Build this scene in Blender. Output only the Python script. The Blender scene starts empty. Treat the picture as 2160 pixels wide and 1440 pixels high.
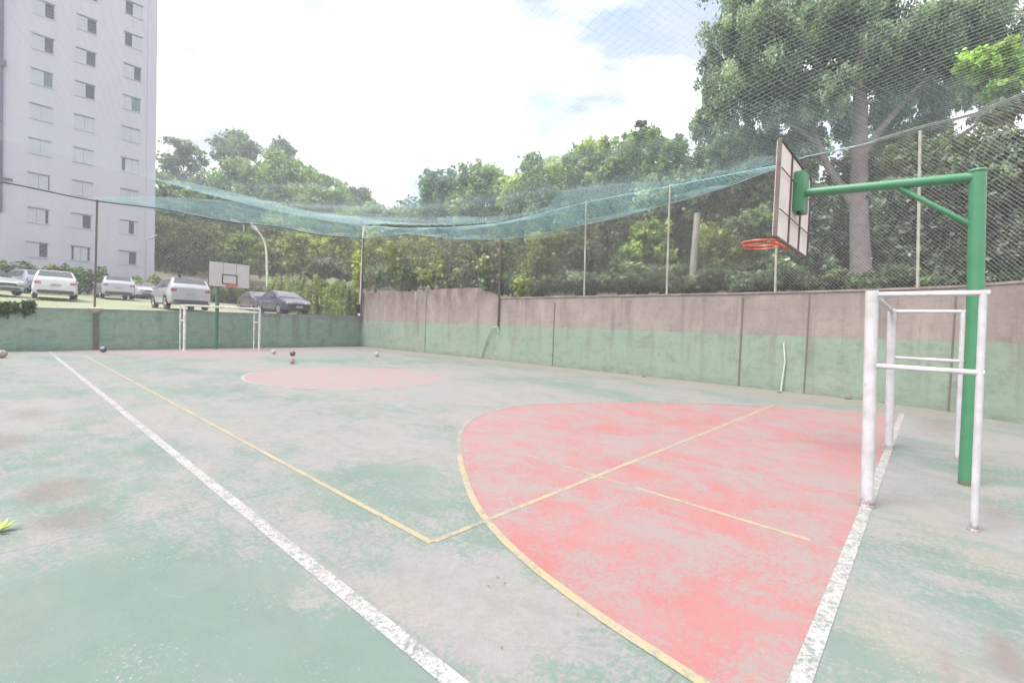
import bpy, math, random
import numpy as np
from mathutils import Vector, Matrix
R = math.radians
sc = bpy.context.scene

# ------------------------------------------------------------------ camera
CAM = Vector((-1.335, -0.359, 1.551)); YAW = R(48.08); PITCH = R(-1.8); ROLL = R(2.14); F = 979.31
fw = Vector((math.sin(YAW)*math.cos(PITCH), math.cos(YAW)*math.cos(PITCH), math.sin(PITCH)))
r0 = fw.cross(Vector((0, 0, 1))).normalized(); u0 = r0.cross(fw)
rx = r0*math.cos(ROLL)+u0*math.sin(ROLL); ux = u0*math.cos(ROLL)-r0*math.sin(ROLL)
cam = bpy.data.cameras.new('camera'); co = bpy.data.objects.new('camera', cam); sc.collection.objects.link(co)
m3 = Matrix((rx, ux, -fw)).transposed().to_4x4(); m3.translation = CAM; co.matrix_world = m3
cam.sensor_width = 36; cam.lens = F/2160*36; cam.clip_start = .05; cam.clip_end = 2000
sc.camera = co

# ------------------------------------------------------------------ world, sun, exposure
SUN_EL, SUN_AZ = R(62), R(-70)
w = bpy.data.worlds.new('World'); sc.world = w; w.use_nodes = True
nt = w.node_tree; nt.nodes.clear()
def N(nt, t, **k):
    n = nt.nodes.new(t)
    for a, b in k.items(): setattr(n, a, b)
    return n
sky = N(nt, 'ShaderNodeTexSky', sky_type='NISHITA', sun_disc=False, sun_elevation=SUN_EL, sun_rotation=SUN_AZ)
tc = N(nt, 'ShaderNodeTexCoord'); mp = N(nt, 'ShaderNodeMapping'); mp.inputs['Scale'].default_value = (1, 1, 2.6)
no = N(nt, 'ShaderNodeTexNoise'); no.inputs['Scale'].default_value = 2.3; no.inputs['Detail'].default_value = 7; no.inputs['Roughness'].default_value = .62
rp = N(nt, 'ShaderNodeValToRGB'); rp.color_ramp.elements[0].position = .34; rp.color_ramp.elements[1].position = .52
rp.color_ramp.elements[0].color = (.25, .25, .25, 1)
rp2 = N(nt, 'ShaderNodeValToRGB'); no2 = N(nt, 'ShaderNodeTexNoise'); no2.inputs['Scale'].default_value = 3.4; no2.inputs['Detail'].default_value = 6
rp2.color_ramp.elements[0].position = .38; rp2.color_ramp.elements[0].color = (2.15, 2.5, 2.75, 1)
rp2.color_ramp.elements[1].position = .60; rp2.color_ramp.elements[1].color = (10.5, 10.4, 10.6, 1)
mx = N(nt, 'ShaderNodeMixRGB'); bg = N(nt, 'ShaderNodeBackground'); out = N(nt, 'ShaderNodeOutputWorld')
L = nt.links.new
L(tc.outputs['Generated'], mp.inputs[0]); L(mp.outputs[0], no.inputs['Vector']); L(mp.outputs[0], no2.inputs['Vector'])
L(no.outputs['Fac'], rp.inputs[0]); L(no2.outputs['Fac'], rp2.inputs[0]); L(rp.outputs[0], mx.inputs[0]); L(sky.outputs[0], mx.inputs[1]); L(rp2.outputs[0], mx.inputs[2])
L(mx.outputs[0], bg.inputs[0]); bg.inputs[1].default_value = .1; L(bg.outputs[0], out.inputs[0])
sl = bpy.data.lights.new('sun', 'SUN'); sl.energy = 2.0; sl.angle = R(26); sl.color = (1, .96, .9)
so = bpy.data.objects.new('sun', sl); sc.collection.objects.link(so)
sd = Vector((math.sin(SUN_AZ)*math.cos(SUN_EL), math.cos(SUN_AZ)*math.cos(SUN_EL), math.sin(SUN_EL)))
so.rotation_euler = sd.to_track_quat('Z', 'Y').to_euler()
sc.view_settings.view_transform = 'Standard'; sc.view_settings.look = 'None'; sc.view_settings.gamma = 1
sc.view_settings.exposure = 1.7
sc.cycles.max_bounces = 9; sc.cycles.diffuse_bounces = 6; sc.cycles.transmission_bounces = 6; sc.cycles.transparent_max_bounces = 8
sc.cycles.use_denoising = True

# ------------------------------------------------------------------ helpers
def ray(px, py):
    return (fw + rx*((px-1080)/F) - ux*((py-720)/F))
def at(px, py, D):                       # point seen at (px, py) whose horizontal distance is D
    d = ray(px, py); return CAM + d*(D/math.hypot(d.x, d.y))
def ground(px, py, z=0.):
    d = ray(px, py); return CAM + d*((z-CAM.z)/d.z)
def onplane(px, py, A, B):               # vertical plane through A, B
    d = ray(px, py); n = Vector((B[1]-A[1], A[0]-B[0], 0))
    t = n.dot(Vector((A[0], A[1], 0))-Vector((CAM.x, CAM.y, 0)))/n.dot(d); return CAM+d*t
def depth(P): return (Vector(P)-CAM).dot(fw)

class MB:
    def __init__(s): s.v = []; s.f = []
    def add(s, vs, fs):
        o = len(s.v); s.v += [tuple(v) for v in vs]; s.f += [tuple(o+i for i in f) for f in fs]; return s
    def box(s, c, d, rot=None):
        vs = [Vector((x*d[0]/2, y*d[1]/2, z*d[2]/2)) for x in (-1, 1) for y in (-1, 1) for z in (-1, 1)]
        if rot is not None: vs = [rot @ v for v in vs]
        c = Vector(c)
        return s.add([v+c for v in vs], [(0, 1, 3, 2), (4, 6, 7, 5), (0, 4, 5, 1), (2, 3, 7, 6), (0, 2, 6, 4), (1, 5, 7, 3)])
    def bevbox(s, c, d, b=.01, rotz=0):
        # box with chamfered vertical edges and top
        x, y, z = d[0]/2, d[1]/2, d[2]/2
        def ring(zz, i):
            X, Y = x-i, y-i
            return [(X-b, -Y, zz), (X, -Y+b, zz), (X, Y-b, zz), (X-b, Y, zz), (-X+b, Y, zz), (-X, Y-b, zz), (-X, -Y+b, zz), (-X+b, -Y, zz)]
        rs = [ring(-z, b), ring(-z+b, 0), ring(z-b, 0), ring(z, b)]
        M = Matrix.Rotation(rotz, 3, 'Z'); c = Vector(c)
        vs = [M @ Vector(p)+c for q in rs for p in q]; fs = []
        for k in range(3):
            for i in range(8): fs.append((k*8+i, k*8+(i+1) % 8, (k+1)*8+(i+1) % 8, (k+1)*8+i))
        fs.append(tuple(range(7, -1, -1))); fs.append(tuple(range(24, 32)))
        return s.add(vs, fs)
    def tube(s, pts, r, n=8, cap=True):
        pts = [Vector(p) for p in pts]; k = len(pts)
        rs = r if isinstance(r, (list, tuple)) else [r]*k
        o = len(s.v); prev = None
        for i, p in enumerate(pts):
            t = (pts[min(i+1, k-1)]-pts[max(i-1, 0)]).normalized()
            if prev is None:
                a = Vector((0, 0, 1)) if abs(t.z) < .9 else Vector((1, 0, 0)); u = t.cross(a).normalized()
            else:
                u = (prev-t*prev.dot(t)).normalized()
            prev = u; v = t.cross(u)
            for j in range(n):
                a = 2*math.pi*(j+.5)/n; s.v.append(tuple(p+(u*math.cos(a)+v*math.sin(a))*rs[i]))
        for i in range(k-1):
            for j in range(n):
                a = o+i*n+j; b = o+i*n+(j+1) % n; s.f.append((a, b, b+n, a+n))
        if cap:
            s.f.append(tuple(o+j for j in range(n-1, -1, -1))); s.f.append(tuple(o+(k-1)*n+j for j in range(n)))
        return s
    def lathe(s, prof, c, n=16, axis='Z'):
        o = len(s.v)
        for r_, z in prof:
            for j in range(n):
                a = 2*math.pi*j/n; p = (r_*math.cos(a), r_*math.sin(a), z)
                if axis == 'Y': p = (p[0], p[2], p[1])
                s.v.append((c[0]+p[0], c[1]+p[1], c[2]+p[2]))
        for i in range(len(prof)-1):
            for j in range(n):
                a = o+i*n+j; b = o+i*n+(j+1) % n; s.f.append((a, b, b+n, a+n))
        s.f.append(tuple(o+j for j in range(n-1, -1, -1))); s.f.append(tuple(o+(len(prof)-1)*n+j for j in range(n)))
        return s
    def torus(s, c, R_, r_, n=28, m=8, sx=1, sy=1):
        o = len(s.v)
        for i in range(n):
            a = 2*math.pi*i/n
            for j in range(m):
                b = 2*math.pi*j/m; q = R_+r_*math.cos(b)
                s.v.append((c[0]+q*math.cos(a)*sx, c[1]+q*math.sin(a)*sy, c[2]+r_*math.sin(b)))
        for i in range(n):
            for j in range(m):
                s.f.append((o+i*m+j, o+((i+1) % n)*m+j, o+((i+1) % n)*m+(j+1) % m, o+i*m+(j+1) % m))
        return s
    def build(s, name, mat, parent=None, loc=None, smooth=False):
        me = bpy.data.meshes.new(name)
        off = Vector(loc) if loc is not None else Vector((0, 0, 0))
        me.from_pydata([(v[0]-off.x, v[1]-off.y, v[2]-off.z) for v in s.v], [], s.f); me.update()
        ob = bpy.data.objects.new(name, me); sc.collection.objects.link(ob); ob.location = off
        if mat: me.materials.append(mat)
        if parent: ob.parent = parent
        if smooth:
            for p in me.polygons: p.use_smooth = True
            try: me.set_sharp_from_angle(angle=R(40))
            except Exception: pass
        return ob
def tag(o, label=None, cat=None, group=None, kind=None):
    if label: o['label'] = label
    if cat: o['category'] = cat
    if group: o['group'] = group
    if kind: o['kind'] = kind
    return o
def thing(name, label, cat, loc=(0, 0, 0), rz=0, group=None):
    o = bpy.data.objects.new(name, None); sc.collection.objects.link(o); o.empty_display_size = .2
    o.location = loc; o.rotation_euler = (0, 0, rz); return tag(o, label, cat, group)
def copy_tree(o, parent=None):
    c = o.copy(); sc.collection.objects.link(c)
    if parent: c.parent = parent
    for ch in list(o.children): copy_tree(ch, c)
    return c
def rawmesh(name, verts, faces, mat, parent=None, loc=(0, 0, 0)):
    """verts (n,3) array, faces (m,4) array"""
    me = bpy.data.meshes.new(name); n, m = len(verts), len(faces); k = faces.shape[1]
    me.vertices.add(n); me.vertices.foreach_set('co', (verts-np.array(loc)).astype(np.float32).ravel())
    me.loops.add(m*k); me.loops.foreach_set('vertex_index', faces.astype(np.int32).ravel())
    me.polygons.add(m); me.polygons.foreach_set('loop_start', np.arange(0, m*k, k, dtype=np.int32))
    try: me.polygons.foreach_set('loop_total', np.full(m, k, dtype=np.int32))
    except Exception: pass
    me.update(calc_edges=True); me.materials.append(mat)
    ob = bpy.data.objects.new(name, me); sc.collection.objects.link(ob); ob.location = loc
    if parent: ob.parent = parent
    return ob

# ------------------------------------------------------------------ materials
def newmat(name):
    m = bpy.data.materials.new(name); m.use_nodes = True; t = m.node_tree; b = t.nodes['Principled BSDF']; return m, t, b
def mixc(t, f, a, b, typ='MIX'):
    n = N(t, 'ShaderNodeMixRGB', blend_type=typ)
    for i, v in ((0, f), (1, a), (2, b)):
        if isinstance(v, (int, float)): n.inputs[i].default_value = v if i == 0 else (v, v, v, 1)
        elif isinstance(v, tuple): n.inputs[i].default_value = (*v, 1)
        else: t.links.new(v, n.inputs[i])
    return n.outputs[0]
def noise(t, vec, scale, detail=5, rough=.6, lo=.4, hi=.6, dist=0.):
    n = N(t, 'ShaderNodeTexNoise'); n.inputs['Scale'].default_value = scale; n.inputs['Detail'].default_value = detail
    n.inputs['Roughness'].default_value = rough; n.inputs['Distortion'].default_value = dist
    if vec is not None: t.links.new(vec, n.inputs['Vector'])
    m = N(t, 'ShaderNodeMapRange'); m.inputs[1].default_value = lo; m.inputs[2].default_value = hi
    t.links.new(n.outputs['Fac'], m.inputs[0]); return m.outputs[0]
def mapping(t, vec, sc_=(1, 1, 1), loc=(0, 0, 0)):
    m = N(t, 'ShaderNodeMapping'); m.inputs['Scale'].default_value = sc_; m.inputs['Location'].default_value = loc
    t.links.new(vec, m.inputs[0]); return m.outputs[0]
def math_(t, op, a, b=None, c=None):
    n = N(t, 'ShaderNodeMath', operation=op)
    for i, v in enumerate((a, b, c)):
        if v is None: continue
        if isinstance(v, (int, float)): n.inputs[i].default_value = v
        else: t.links.new(v, n.inputs[i])
    return n.outputs[0]
def bump(t, b, h, strength=.3, dist=.01):
    n = N(t, 'ShaderNodeBump'); n.inputs['Strength'].default_value = strength; n.inputs['Distance'].default_value = dist
    t.links.new(h, n.inputs['Height']); t.links.new(n.outputs[0], b.inputs['Normal'])
def simple(name, col, rough=.5, metal=0., var=.12, scale=6., col2=None, bumps=0.):
    m, t, b = newmat(name); g = N(t, 'ShaderNodeTexCoord')
    c2 = col2 or tuple(max(0, c*(1-2.2*var)) for c in col)
    f = noise(t, g.outputs['Object'], scale, 6, .65, .35, .7)
    t.links.new(mixc(t, f, col, c2), b.inputs['Base Color']); b.inputs['Roughness'].default_value = rough; b.inputs['Metallic'].default_value = metal
    if bumps: bump(t, b, noise(t, g.outputs['Object'], scale*12, 3), bumps, .004)
    return m
GEO = 'ShaderNodeNewGeometry'
def pos(t): return N(t, GEO).outputs['Position']
def ellipse(t, p, c, r, soft=.35):
    """1 inside, 0 outside, at world xy"""
    v = mapping(t, p, (1/r[0], 1/r[1], 0), (-c[0]/r[0], -c[1]/r[1], 0))
    l = N(t, 'ShaderNodeVectorMath', operation='LENGTH'); t.links.new(v, l.inputs[0])
    n = noise(t, p, 3.2, 4, .6, .2, .8); d = math_(t, 'ADD', l.outputs['Value'], math_(t, 'MULTIPLY', n, .6))
    m = N(t, 'ShaderNodeMapRange'); m.inputs[1].default_value = 1.3; m.inputs[2].default_value = 1.3-soft
    t.links.new(d, m.inputs[0]); return m.outputs[0]

GREEN = (.118, .172, .142); GREEN2 = (.160, .197, .173); GREY = (.218, .220, .211); PINK = (.248, .224, .216)
def court_group():
    g = bpy.data.node_groups.new('court_paint', 'ShaderNodeTree')
    g.interface.new_socket('Color', in_out='OUTPUT', socket_type='NodeSocketColor')
    g.interface.new_socket('Wear', in_out='OUTPUT', socket_type='NodeSocketFloat')
    g.interface.new_socket('Fine', in_out='OUTPUT', socket_type='NodeSocketFloat')
    t = g; o = N(t, 'NodeGroupOutput'); p = pos(t)
    ps = mapping(t, p, (1.0, .62, 1))
    big = noise(t, ps, .33, 6, .62, .36, .62, .6)          # where paint has worn off
    mid = noise(t, ps, 1.5, 7, .68, .38, .66, .4)
    fine = noise(t, p, 26, 5, .75, .42, .62)
    conc = mixc(t, noise(t, p, .9, 5, .6, .35, .65), GREY, PINK)
    conc = mixc(t, math_(t, 'MULTIPLY', noise(t, p, 7, 8, .8, .42, .72), .5), conc, (.14, .138, .13))
    conc = mixc(t, math_(t, 'MULTIPLY', noise(t, p, 55, 4, .8, .5, .7), .4), conc, (.30, .29, .28))
    paint = mixc(t, noise(t, p, .7, 5, .6, .35, .65), GREEN, GREEN2)
    # wear is strongest around the middle of the court and in some bare areas
    wr = math_(t, 'ADD', math_(t, 'MULTIPLY', big, .75), math_(t, 'MULTIPLY', mid, .55))
    for c, r_, k in (((5.2, 9), (3.5, 5.5), .38), ((3.0, 4.6), (2.4, 2.0), .35), ((.55, 1.5), (.6, .75), .9), ((1.2, 7.5), (1.4, 2.5), .3), ((7.5, 21), (7, 4), .3)):
        wr = math_(t, 'ADD', wr, math_(t, 'MULTIPLY', ellipse(t, p, c, r_, .5), k))
    for c, r_, k in (((-.9, 2.6), (.95, 1.6), -.55), ((-.3, 1.4), (.5, .8), -.5), ((-.6, 6.4), (1.1, 1.4), -.25), ((2.6, -.9), (.9, .35), -.2), ((4.9, -2.2), (2.4, 1.6), -.3), ((1.1, 3.4), (.7, 1.0), -.4)):
        wr = math_(t, 'ADD', wr, math_(t, 'MULTIPLY', ellipse(t, p, c, r_, .5), k))
    wr = math_(t, 'ADD', wr, math_(t, 'MULTIPLY', math_(t, 'SUBTRACT', fine, .5), .62))
    wr = math_(t, 'ADD', wr, math_(t, 'MULTIPLY', math_(t, 'SUBTRACT', noise(t, mapping(t, p, (1, .45, 1)), 6, 8, .8, .35, .65), .5), .55))
    cl = N(t, 'ShaderNodeMapRange', interpolation_type='SMOOTHSTEP'); cl.inputs[1].default_value = .16; cl.inputs[2].default_value = .84; t.links.new(wr, cl.inputs[0]); wear = cl.outputs[0]
    col = mixc(t, wear, paint, conc)
    # small pale chips
    chip = noise(t, p, 46, 4, .8, .58, .64); chipm = math_(t, 'MULTIPLY', chip, noise(t, p, 1.7, 3, .6, .5, .62))
    col = mixc(t, math_(t, 'MULTIPLY', chipm, .8), col, (.36, .34, .34))
    # brownish red stains where an older red coat shows
    for c, r_, k in (((-.98, 5.2), (.30, .50), .62), ((-.98, 4.3), (.30, .34), .5), ((-1.0, 9.5), (.3, .8), .45), ((-1.3, 7.6), (.35, .7), .5), ((2.05, -.72), (.35, .10), .65), ((4.9, -.9), (.6, .18), .3), ((1.75, -.5), (.22, .06), .4), ((10.5, -.6), (1.8, .5), .5)):
        col = mixc(t, math_(t, 'MULTIPLY', ellipse(t, p, c, r_, .75), k), col, (.165, .120, .112))
    # sandy dirt gathered along the side wall
    sxx = N(t, 'ShaderNodeSeparateXYZ'); t.links.new(p, sxx.inputs[0]); dm = N(t, 'ShaderNodeMapRange'); dm.inputs[1].default_value = 11.9; dm.inputs[2].default_value = 13.7
    t.links.new(math_(t, 'ADD', sxx.outputs[0], math_(t, 'MULTIPLY', noise(t, p, 1.6, 6, .7, .3, .7), .7)), dm.inputs[0]); col = mixc(t, math_(t, 'MULTIPLY', dm.outputs[0], .7), col, (.25, .215, .175))
    bt_ = math_(t, 'MULTIPLY', noise(t, p, .8, 6, .7, .52, .72), .5); col = mixc(t, bt_, col, (.235, .215, .17))
    # grit
    col = mixc(t, math_(t, 'MULTIPLY', noise(t, p, 90, 3, .8, .60, .68), .5), col, (.08, .085, .08))
    # dark trowel smudges and dirt
    sm = math_(t, 'MULTIPLY', noise(t, mapping(t, p, (1, .35, 1)), 3.4, 8, .78, .50, .72), .45)
    col = mixc(t, sm, col, (.135, .14, .135))
    # slab joints
    sx = N(t, 'ShaderNodeSeparateXYZ'); t.links.new(p, sx.inputs[0])
    wob = math_(t, 'MULTIPLY', math_(t, 'SUBTRACT', noise(t, p, 1.1, 2, .5, 0, 1), .5), .03)
    for ax, off, per in ((0, 3.3, 6.4), (1, 3.93, 3.5)):
        q = math_(t, 'ADD', sx.outputs[ax], wob)
        q = math_(t, 'PINGPONG', math_(t, 'SUBTRACT', q, off), per/2)
        m = N(t, 'ShaderNodeMapRange'); m.inputs[1].default_value = .011; m.inputs[2].default_value = .004
        t.links.new(q, m.inputs[0]); col = mixc(t, math_(t, 'MULTIPLY', m.outputs[0], .45), col, (.1, .11, .105))
    t.links.new(col, o.inputs[0]); t.links.new(wear, o.inputs[1]); t.links.new(fine, o.inputs[2])
    return g
CG = court_group()
def court_mat(name, coat=None, cover=.0, coat2=None, k=1.0, fineamp=.5, sc1=2.2):
    m, t, b = newmat(name); g = N(t, 'ShaderNodeGroup'); g.node_tree = CG; col = g.outputs[0]; p = pos(t)
    if coat:
        c = mixc(t, noise(t, p, 1.1, 6, .6, .35, .65), coat, coat2 or coat)
        n1 = noise(t, mapping(t, p, (1, .8, 1), (7, 3, 0)), sc1, 10, .82, .3, .7, .3)
        n2 = noise(t, p, 30, 5, .8, .3, .7)
        f = math_(t, 'ADD', cover, math_(t, 'MULTIPLY', math_(t, 'SUBTRACT', n1, .5), 1.7*k))
        f = math_(t, 'ADD', f, math_(t, 'MULTIPLY', math_(t, 'SUBTRACT', n2, .5), fineamp))
        f = math_(t, 'ADD', f, math_(t, 'MULTIPLY', math_(t, 'SUBTRACT', .5, g.outputs[1]), .3*k))
        cl = N(t, 'ShaderNodeMapRange', interpolation_type='SMOOTHSTEP'); t.links.new(f, cl.inputs[0]); cl.inputs[1].default_value = .08; cl.inputs[2].default_value = .92; cl.inputs[4].default_value = .95
        cc = mixc(t, .35, GREY, col)
        cc = mixc(t, .5, cc, tuple(.5*a+.12 for a in coat)) if coat[1] < .2 else col
        col = mixc(t, cl.outputs[0], cc, c)
    t.links.new(col, b.inputs['Base Color']); b.inputs['Roughness'].default_value = .82; b.inputs['Specular IOR Level'].default_value = .3
    bump(t, b, g.outputs[2], .25, .004); return m
M = {}
M['court'] = court_mat('court_surface')
M['red'] = court_mat('red_court_paint', (.315, .118, .114), .49, (.315, .145, .145), 1.0, 1.15, 1.7)
M['redfar'] = court_mat('faded_red_court_paint', (.30, .165, .160), .42, (.30, .19, .185), .9, .5)
M['white_line'] = court_mat('white_line_paint', (.36, .34, .335), .62, None, 1.0, 2.0, 5.)
M['faint_line'] = court_mat('faint_white_line_paint', (.30, .29, .28), .30, None, .8, .8)
M['yellow_line'] = court_mat('yellow_line_paint', (.36, .285, .165), .72, (.34, .285, .20), 1.0, 1.3)
M['yellow_faint'] = court_mat('faint_yellow_line_paint', (.35, .28, .18), .40, None, 1.3, 1.2)

def wall_mat(name, hpaint, green, green2, top, top2, streak=.5, dark=(.1, .09, .09), rows=.2, sc_=1.):
    m, t, b = newmat(name); p = pos(t); sx = N(t, 'ShaderNodeSeparateXYZ'); t.links.new(p, sx.inputs[0])
    z = math_(t, 'ADD', sx.outputs[2], math_(t, 'MULTIPLY', math_(t, 'SUBTRACT', noise(t, p, 1.5, 3, .5, .2, .8), .5), .06))
    pm = N(t, 'ShaderNodeMapRange'); pm.inputs[1].default_value = hpaint+.02; pm.inputs[2].default_value = hpaint-.02; t.links.new(z, pm.inputs[0])
    gcol = mixc(t, noise(t, p, .8, 5, .6, .35, .65), green, green2)
    tcol = mixc(t, noise(t, mapping(t, p, (1, 1, .5)), 1.3, 6, .65, .35, .65), top, top2)
    col = mixc(t, pm.outputs[0], tcol, gcol)
    st = noise(t, mapping(t, p, (1, 1, .09)), 2.3*sc_, 7, .7, .52, .74)
    st = math_(t, 'MULTIPLY', st, streak)
    up = N(t, 'ShaderNodeMapRange'); up.inputs[1].default_value = 0; up.inputs[2].default_value = hpaint; up.inputs[3].default_value = .25; up.inputs[4].default_value = 1
    t.links.new(sx.outputs[2], up.inputs[0]); col = mixc(t, math_(t, 'MULTIPLY', st, up.outputs[0]), col, dark)
    # splash dirt along the foot
    ft = N(t, 'ShaderNodeMapRange'); ft.inputs[1].default_value = .28; ft.inputs[2].default_value = .0; t.links.new(z, ft.inputs[0])
    col = mixc(t, math_(t, 'MULTIPLY', ft.outputs[0], math_(t, 'MULTIPLY', noise(t, mapping(t, p, (1, 1, 3)), 2.5, 6, .7, .35, .65), .6)), col, (.11, .11, .095))
    # block courses
    q = math_(t, 'PINGPONG', sx.outputs[2], rows/2); mr = N(t, 'ShaderNodeMapRange'); mr.inputs[1].default_value = .009; mr.inputs[2].default_value = .003
    t.links.new(q, mr.inputs[0]); col = mixc(t, math_(t, 'MULTIPLY', mr.outputs[0], math_(t, 'MULTIPLY', noise(t, p, .9, 4, .6, .4, .6), .25)), col, dark)
    # patchy repainting and weather stains of many sizes
    col = mixc(t, math_(t, 'MULTIPLY', noise(t, mapping(t, p, (1, 1, 1.6)), 1.9, 9, .8, .50, .72), streak*.75), col, dark)
    col = mixc(t, math_(t, 'MULTIPLY', noise(t, p, 9, 8, .85, .50, .75), streak*.6), col, dark)
    tp = N(t, 'ShaderNodeMapRange'); tp.inputs[1].default_value = 1.9; tp.inputs[2].default_value = 3.0; t.links.new(sx.outputs[2], tp.inputs[0])
    sy = N(t, 'ShaderNodeMapRange'); sy.inputs[1].default_value = 9; sy.inputs[2].default_value = 19; t.links.new(sx.outputs[1], sy.inputs[0])
    col = mixc(t, math_(t, 'MULTIPLY', math_(t, 'MULTIPLY', tp.outputs[0], math_(t, 'ADD', math_(t, 'MULTIPLY', sy.outputs[0], .6), .3)), noise(t, mapping(t, p, (1, 1, .3)), 2.6, 8, .75, .40, .62)), col, (.13, .085, .085))
    t.links.new(col, b.inputs['Base Color']); b.inputs['Roughness'].default_value = .9
    bump(t, b, noise(t, p, 18, 6, .7, .3, .7), .35, .01); return m
M['rwall'] = wall_mat('side_wall_coat', 1.60, (.215, .290, .225), (.255, .31, .245), (.335, .27, .25), (.24, .20, .19), .8, (.14, .11, .10))
M['ewall'] = wall_mat('end_wall_coat', 1.55, (.205, .305, .225), (.265, .335, .26), (.25, .28, .255), (.21, .235, .21), .8, (.075, .07, .065), .2, .7)
M['coping'] = simple('wall_coping', (.30, .25, .23), .9, var=.25, scale=3)
M['joint'] = simple('dark_joint_filler', (.13, .12, .11), .9, col2=(.14, .13, .12))
M['white_metal'] = simple('white_enamel_steel', (.56, .54, .56), .45, var=.06, scale=7, col2=(.42, .40, .40), bumps=.1)
M['hazed_green'] = simple('hazed_green_steel', (.07, .17, .11), .6, var=.2)  # green steel of the far hoop, with distance haze put into its colour
M['old_white'] = simple('weathered_white_steel', (.74, .72, .68), .55, var=.2, scale=4)
M['green_metal'] = simple('green_enamel_steel', (.045, .20, .095), .35, var=.1, scale=5, col2=(.075, .22, .12), bumps=.1)
M['galv'] = simple('galvanised_steel', (.34, .36, .33), .45, .3, var=.15, scale=9)
M['pale_pole'] = simple('pale_painted_pole', (.40, .41, .35), .55, var=.2, scale=3, col2=(.26, .25, .2))
M['dark_pole'] = simple('dark_rusty_pole', (.09, .075, .075), .6, var=.2, scale=5, col2=(.13, .08, .07))
M['wire'] = simple('galvanised_wire', (.42, .41, .40), .5, .2, var=.15, scale=3)
M['net'] = simple('teal_nylon_twine', (.33, .56, .60), .6, var=.1, scale=2, col2=(.42, .60, .62))
M['roofnet'] = simple('pale_nylon_twine', (.45, .58, .60), .6, var=.1, scale=2)
M['rope'] = simple('nylon_rope', (.40, .50, .48), .6, var=.2, scale=6)
M['rustrope'] = simple('rusty_cable', (.30, .24, .19), .7, var=.2, scale=6)
M['cable'] = simple('dark_steel_cable', (.07, .065, .07), .6)
M['board'] = simple('painted_plywood', (.80, .68, .63), .6, var=.1, scale=3, col2=(.66, .55, .50))
M['board_white'] = simple('white_board_paint', (.50, .47, .45), .5, var=.06, scale=3)
M['black'] = simple('black_paint', (.05, .048, .05), .6)
M['brownframe'] = simple('brown_iron_frame', (.17, .13, .12), .7, var=.2)
M['orange'] = simple('orange_red_enamel', (.50, .075, .045), .35, var=.1, scale=8, col2=(.56, .13, .07))
M['rust'] = simple('rusted_bar', (.22, .12, .08), .8, var=.25, scale=14)
M['tyre'] = simple('tyre_rubber', (.02, .02, .022), .85)
M['rim'] = simple('wheel_alloy', (.35, .35, .37), .35, .6)
M['plastic'] = simple('dark_trim_plastic', (.045, .045, .05), .55)
M['plate'] = simple('grey_plate', (.35, .35, .37), .5)
M['curtain'] = simple('dark_room', (.06, .06, .075), .8, col2=(.10, .095, .12))
M['shutter'] = simple('white_shutter', (.44, .455, .50), .55, var=.05, scale=4)
M['frame'] = simple('window_frame', (.33, .33, .38), .5)
M['pipe'] = simple('white_plastic_pipe', (.60, .62, .56), .4)
def feet(m):
    t = m.node_tree; b = t.nodes['Principled BSDF']; src = b.inputs['Base Color'].links[0].from_socket; p = pos(t)
    sx = N(t, 'ShaderNodeSeparateXYZ'); t.links.new(p, sx.inputs[0]); n = noise(t, p, 22, 5, .7, .3, .7)
    z = math_(t, 'SUBTRACT', sx.outputs[2], math_(t, 'MULTIPLY', n, .10)); mr = N(t, 'ShaderNodeMapRange'); mr.inputs[1].default_value = .03; mr.inputs[2].default_value = -.03; t.links.new(z, mr.inputs[0])
    sp = math_(t, 'MULTIPLY', noise(t, p, 9, 5, .75, .66, .70), .6)
    f = math_(t, 'MAXIMUM', math_(t, 'MULTIPLY', mr.outputs[0], .8), sp)
    t.links.new(mixc(t, f, src, (.16, .11, .085)), b.inputs['Base Color'])
feet(M['white_metal']); feet(M['green_metal'])
def glass(name, col=(.035, .04, .045), rough=.08):
    m, t, b = newmat(name); b.inputs['Base Color'].default_value = (*col, 1); b.inputs['Roughness'].default_value = rough
    b.inputs['Specular IOR Level'].default_value = .7
    g = N(t, 'ShaderNodeTexCoord'); bump(t, b, noise(t, g.outputs['Object'], 3, 2), .03, .02); return m
M['carglass'] = glass('tinted_car_glass', (.055, .06, .075), .05); M['winglass'] = glass('window_glass', (.03, .03, .04), .5)
M['tealglass'] = glass('teal_window_glass', (.04, .11, .12), .12)
def carpaint(name, col, metal=.3):
    m, t, b = newmat(name); b.inputs['Base Color'].default_value = (*col, 1); b.inputs['Roughness'].default_value = .32; b.inputs['Metallic'].default_value = metal
    b.inputs['Coat Weight'].default_value = .7; b.inputs['Coat Roughness'].default_value = .06
    g = N(t, 'ShaderNodeTexCoord'); t.links.new(mixc(t, math_(t, 'MULTIPLY', noise(t, g.outputs['Object'], 2.5, 5), .12), col, (.2, .18, .16)), b.inputs['Base Color']); return m
def lamp_mat(name, col):
    m, t, b = newmat(name); b.inputs['Base Color'].default_value = (*col, 1); b.inputs['Roughness'].default_value = .15; b.inputs['Coat Weight'].default_value = 1
    g = N(t, 'ShaderNodeTexCoord'); bump(t, b, noise(t, g.outputs['Object'], 30, 2), .2, .01); return m
M['tail'] = lamp_mat('red_lamp_lens', (.30, .04, .06)); M['head'] = lamp_mat('clear_lamp_lens', (.45, .45, .48))

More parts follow.
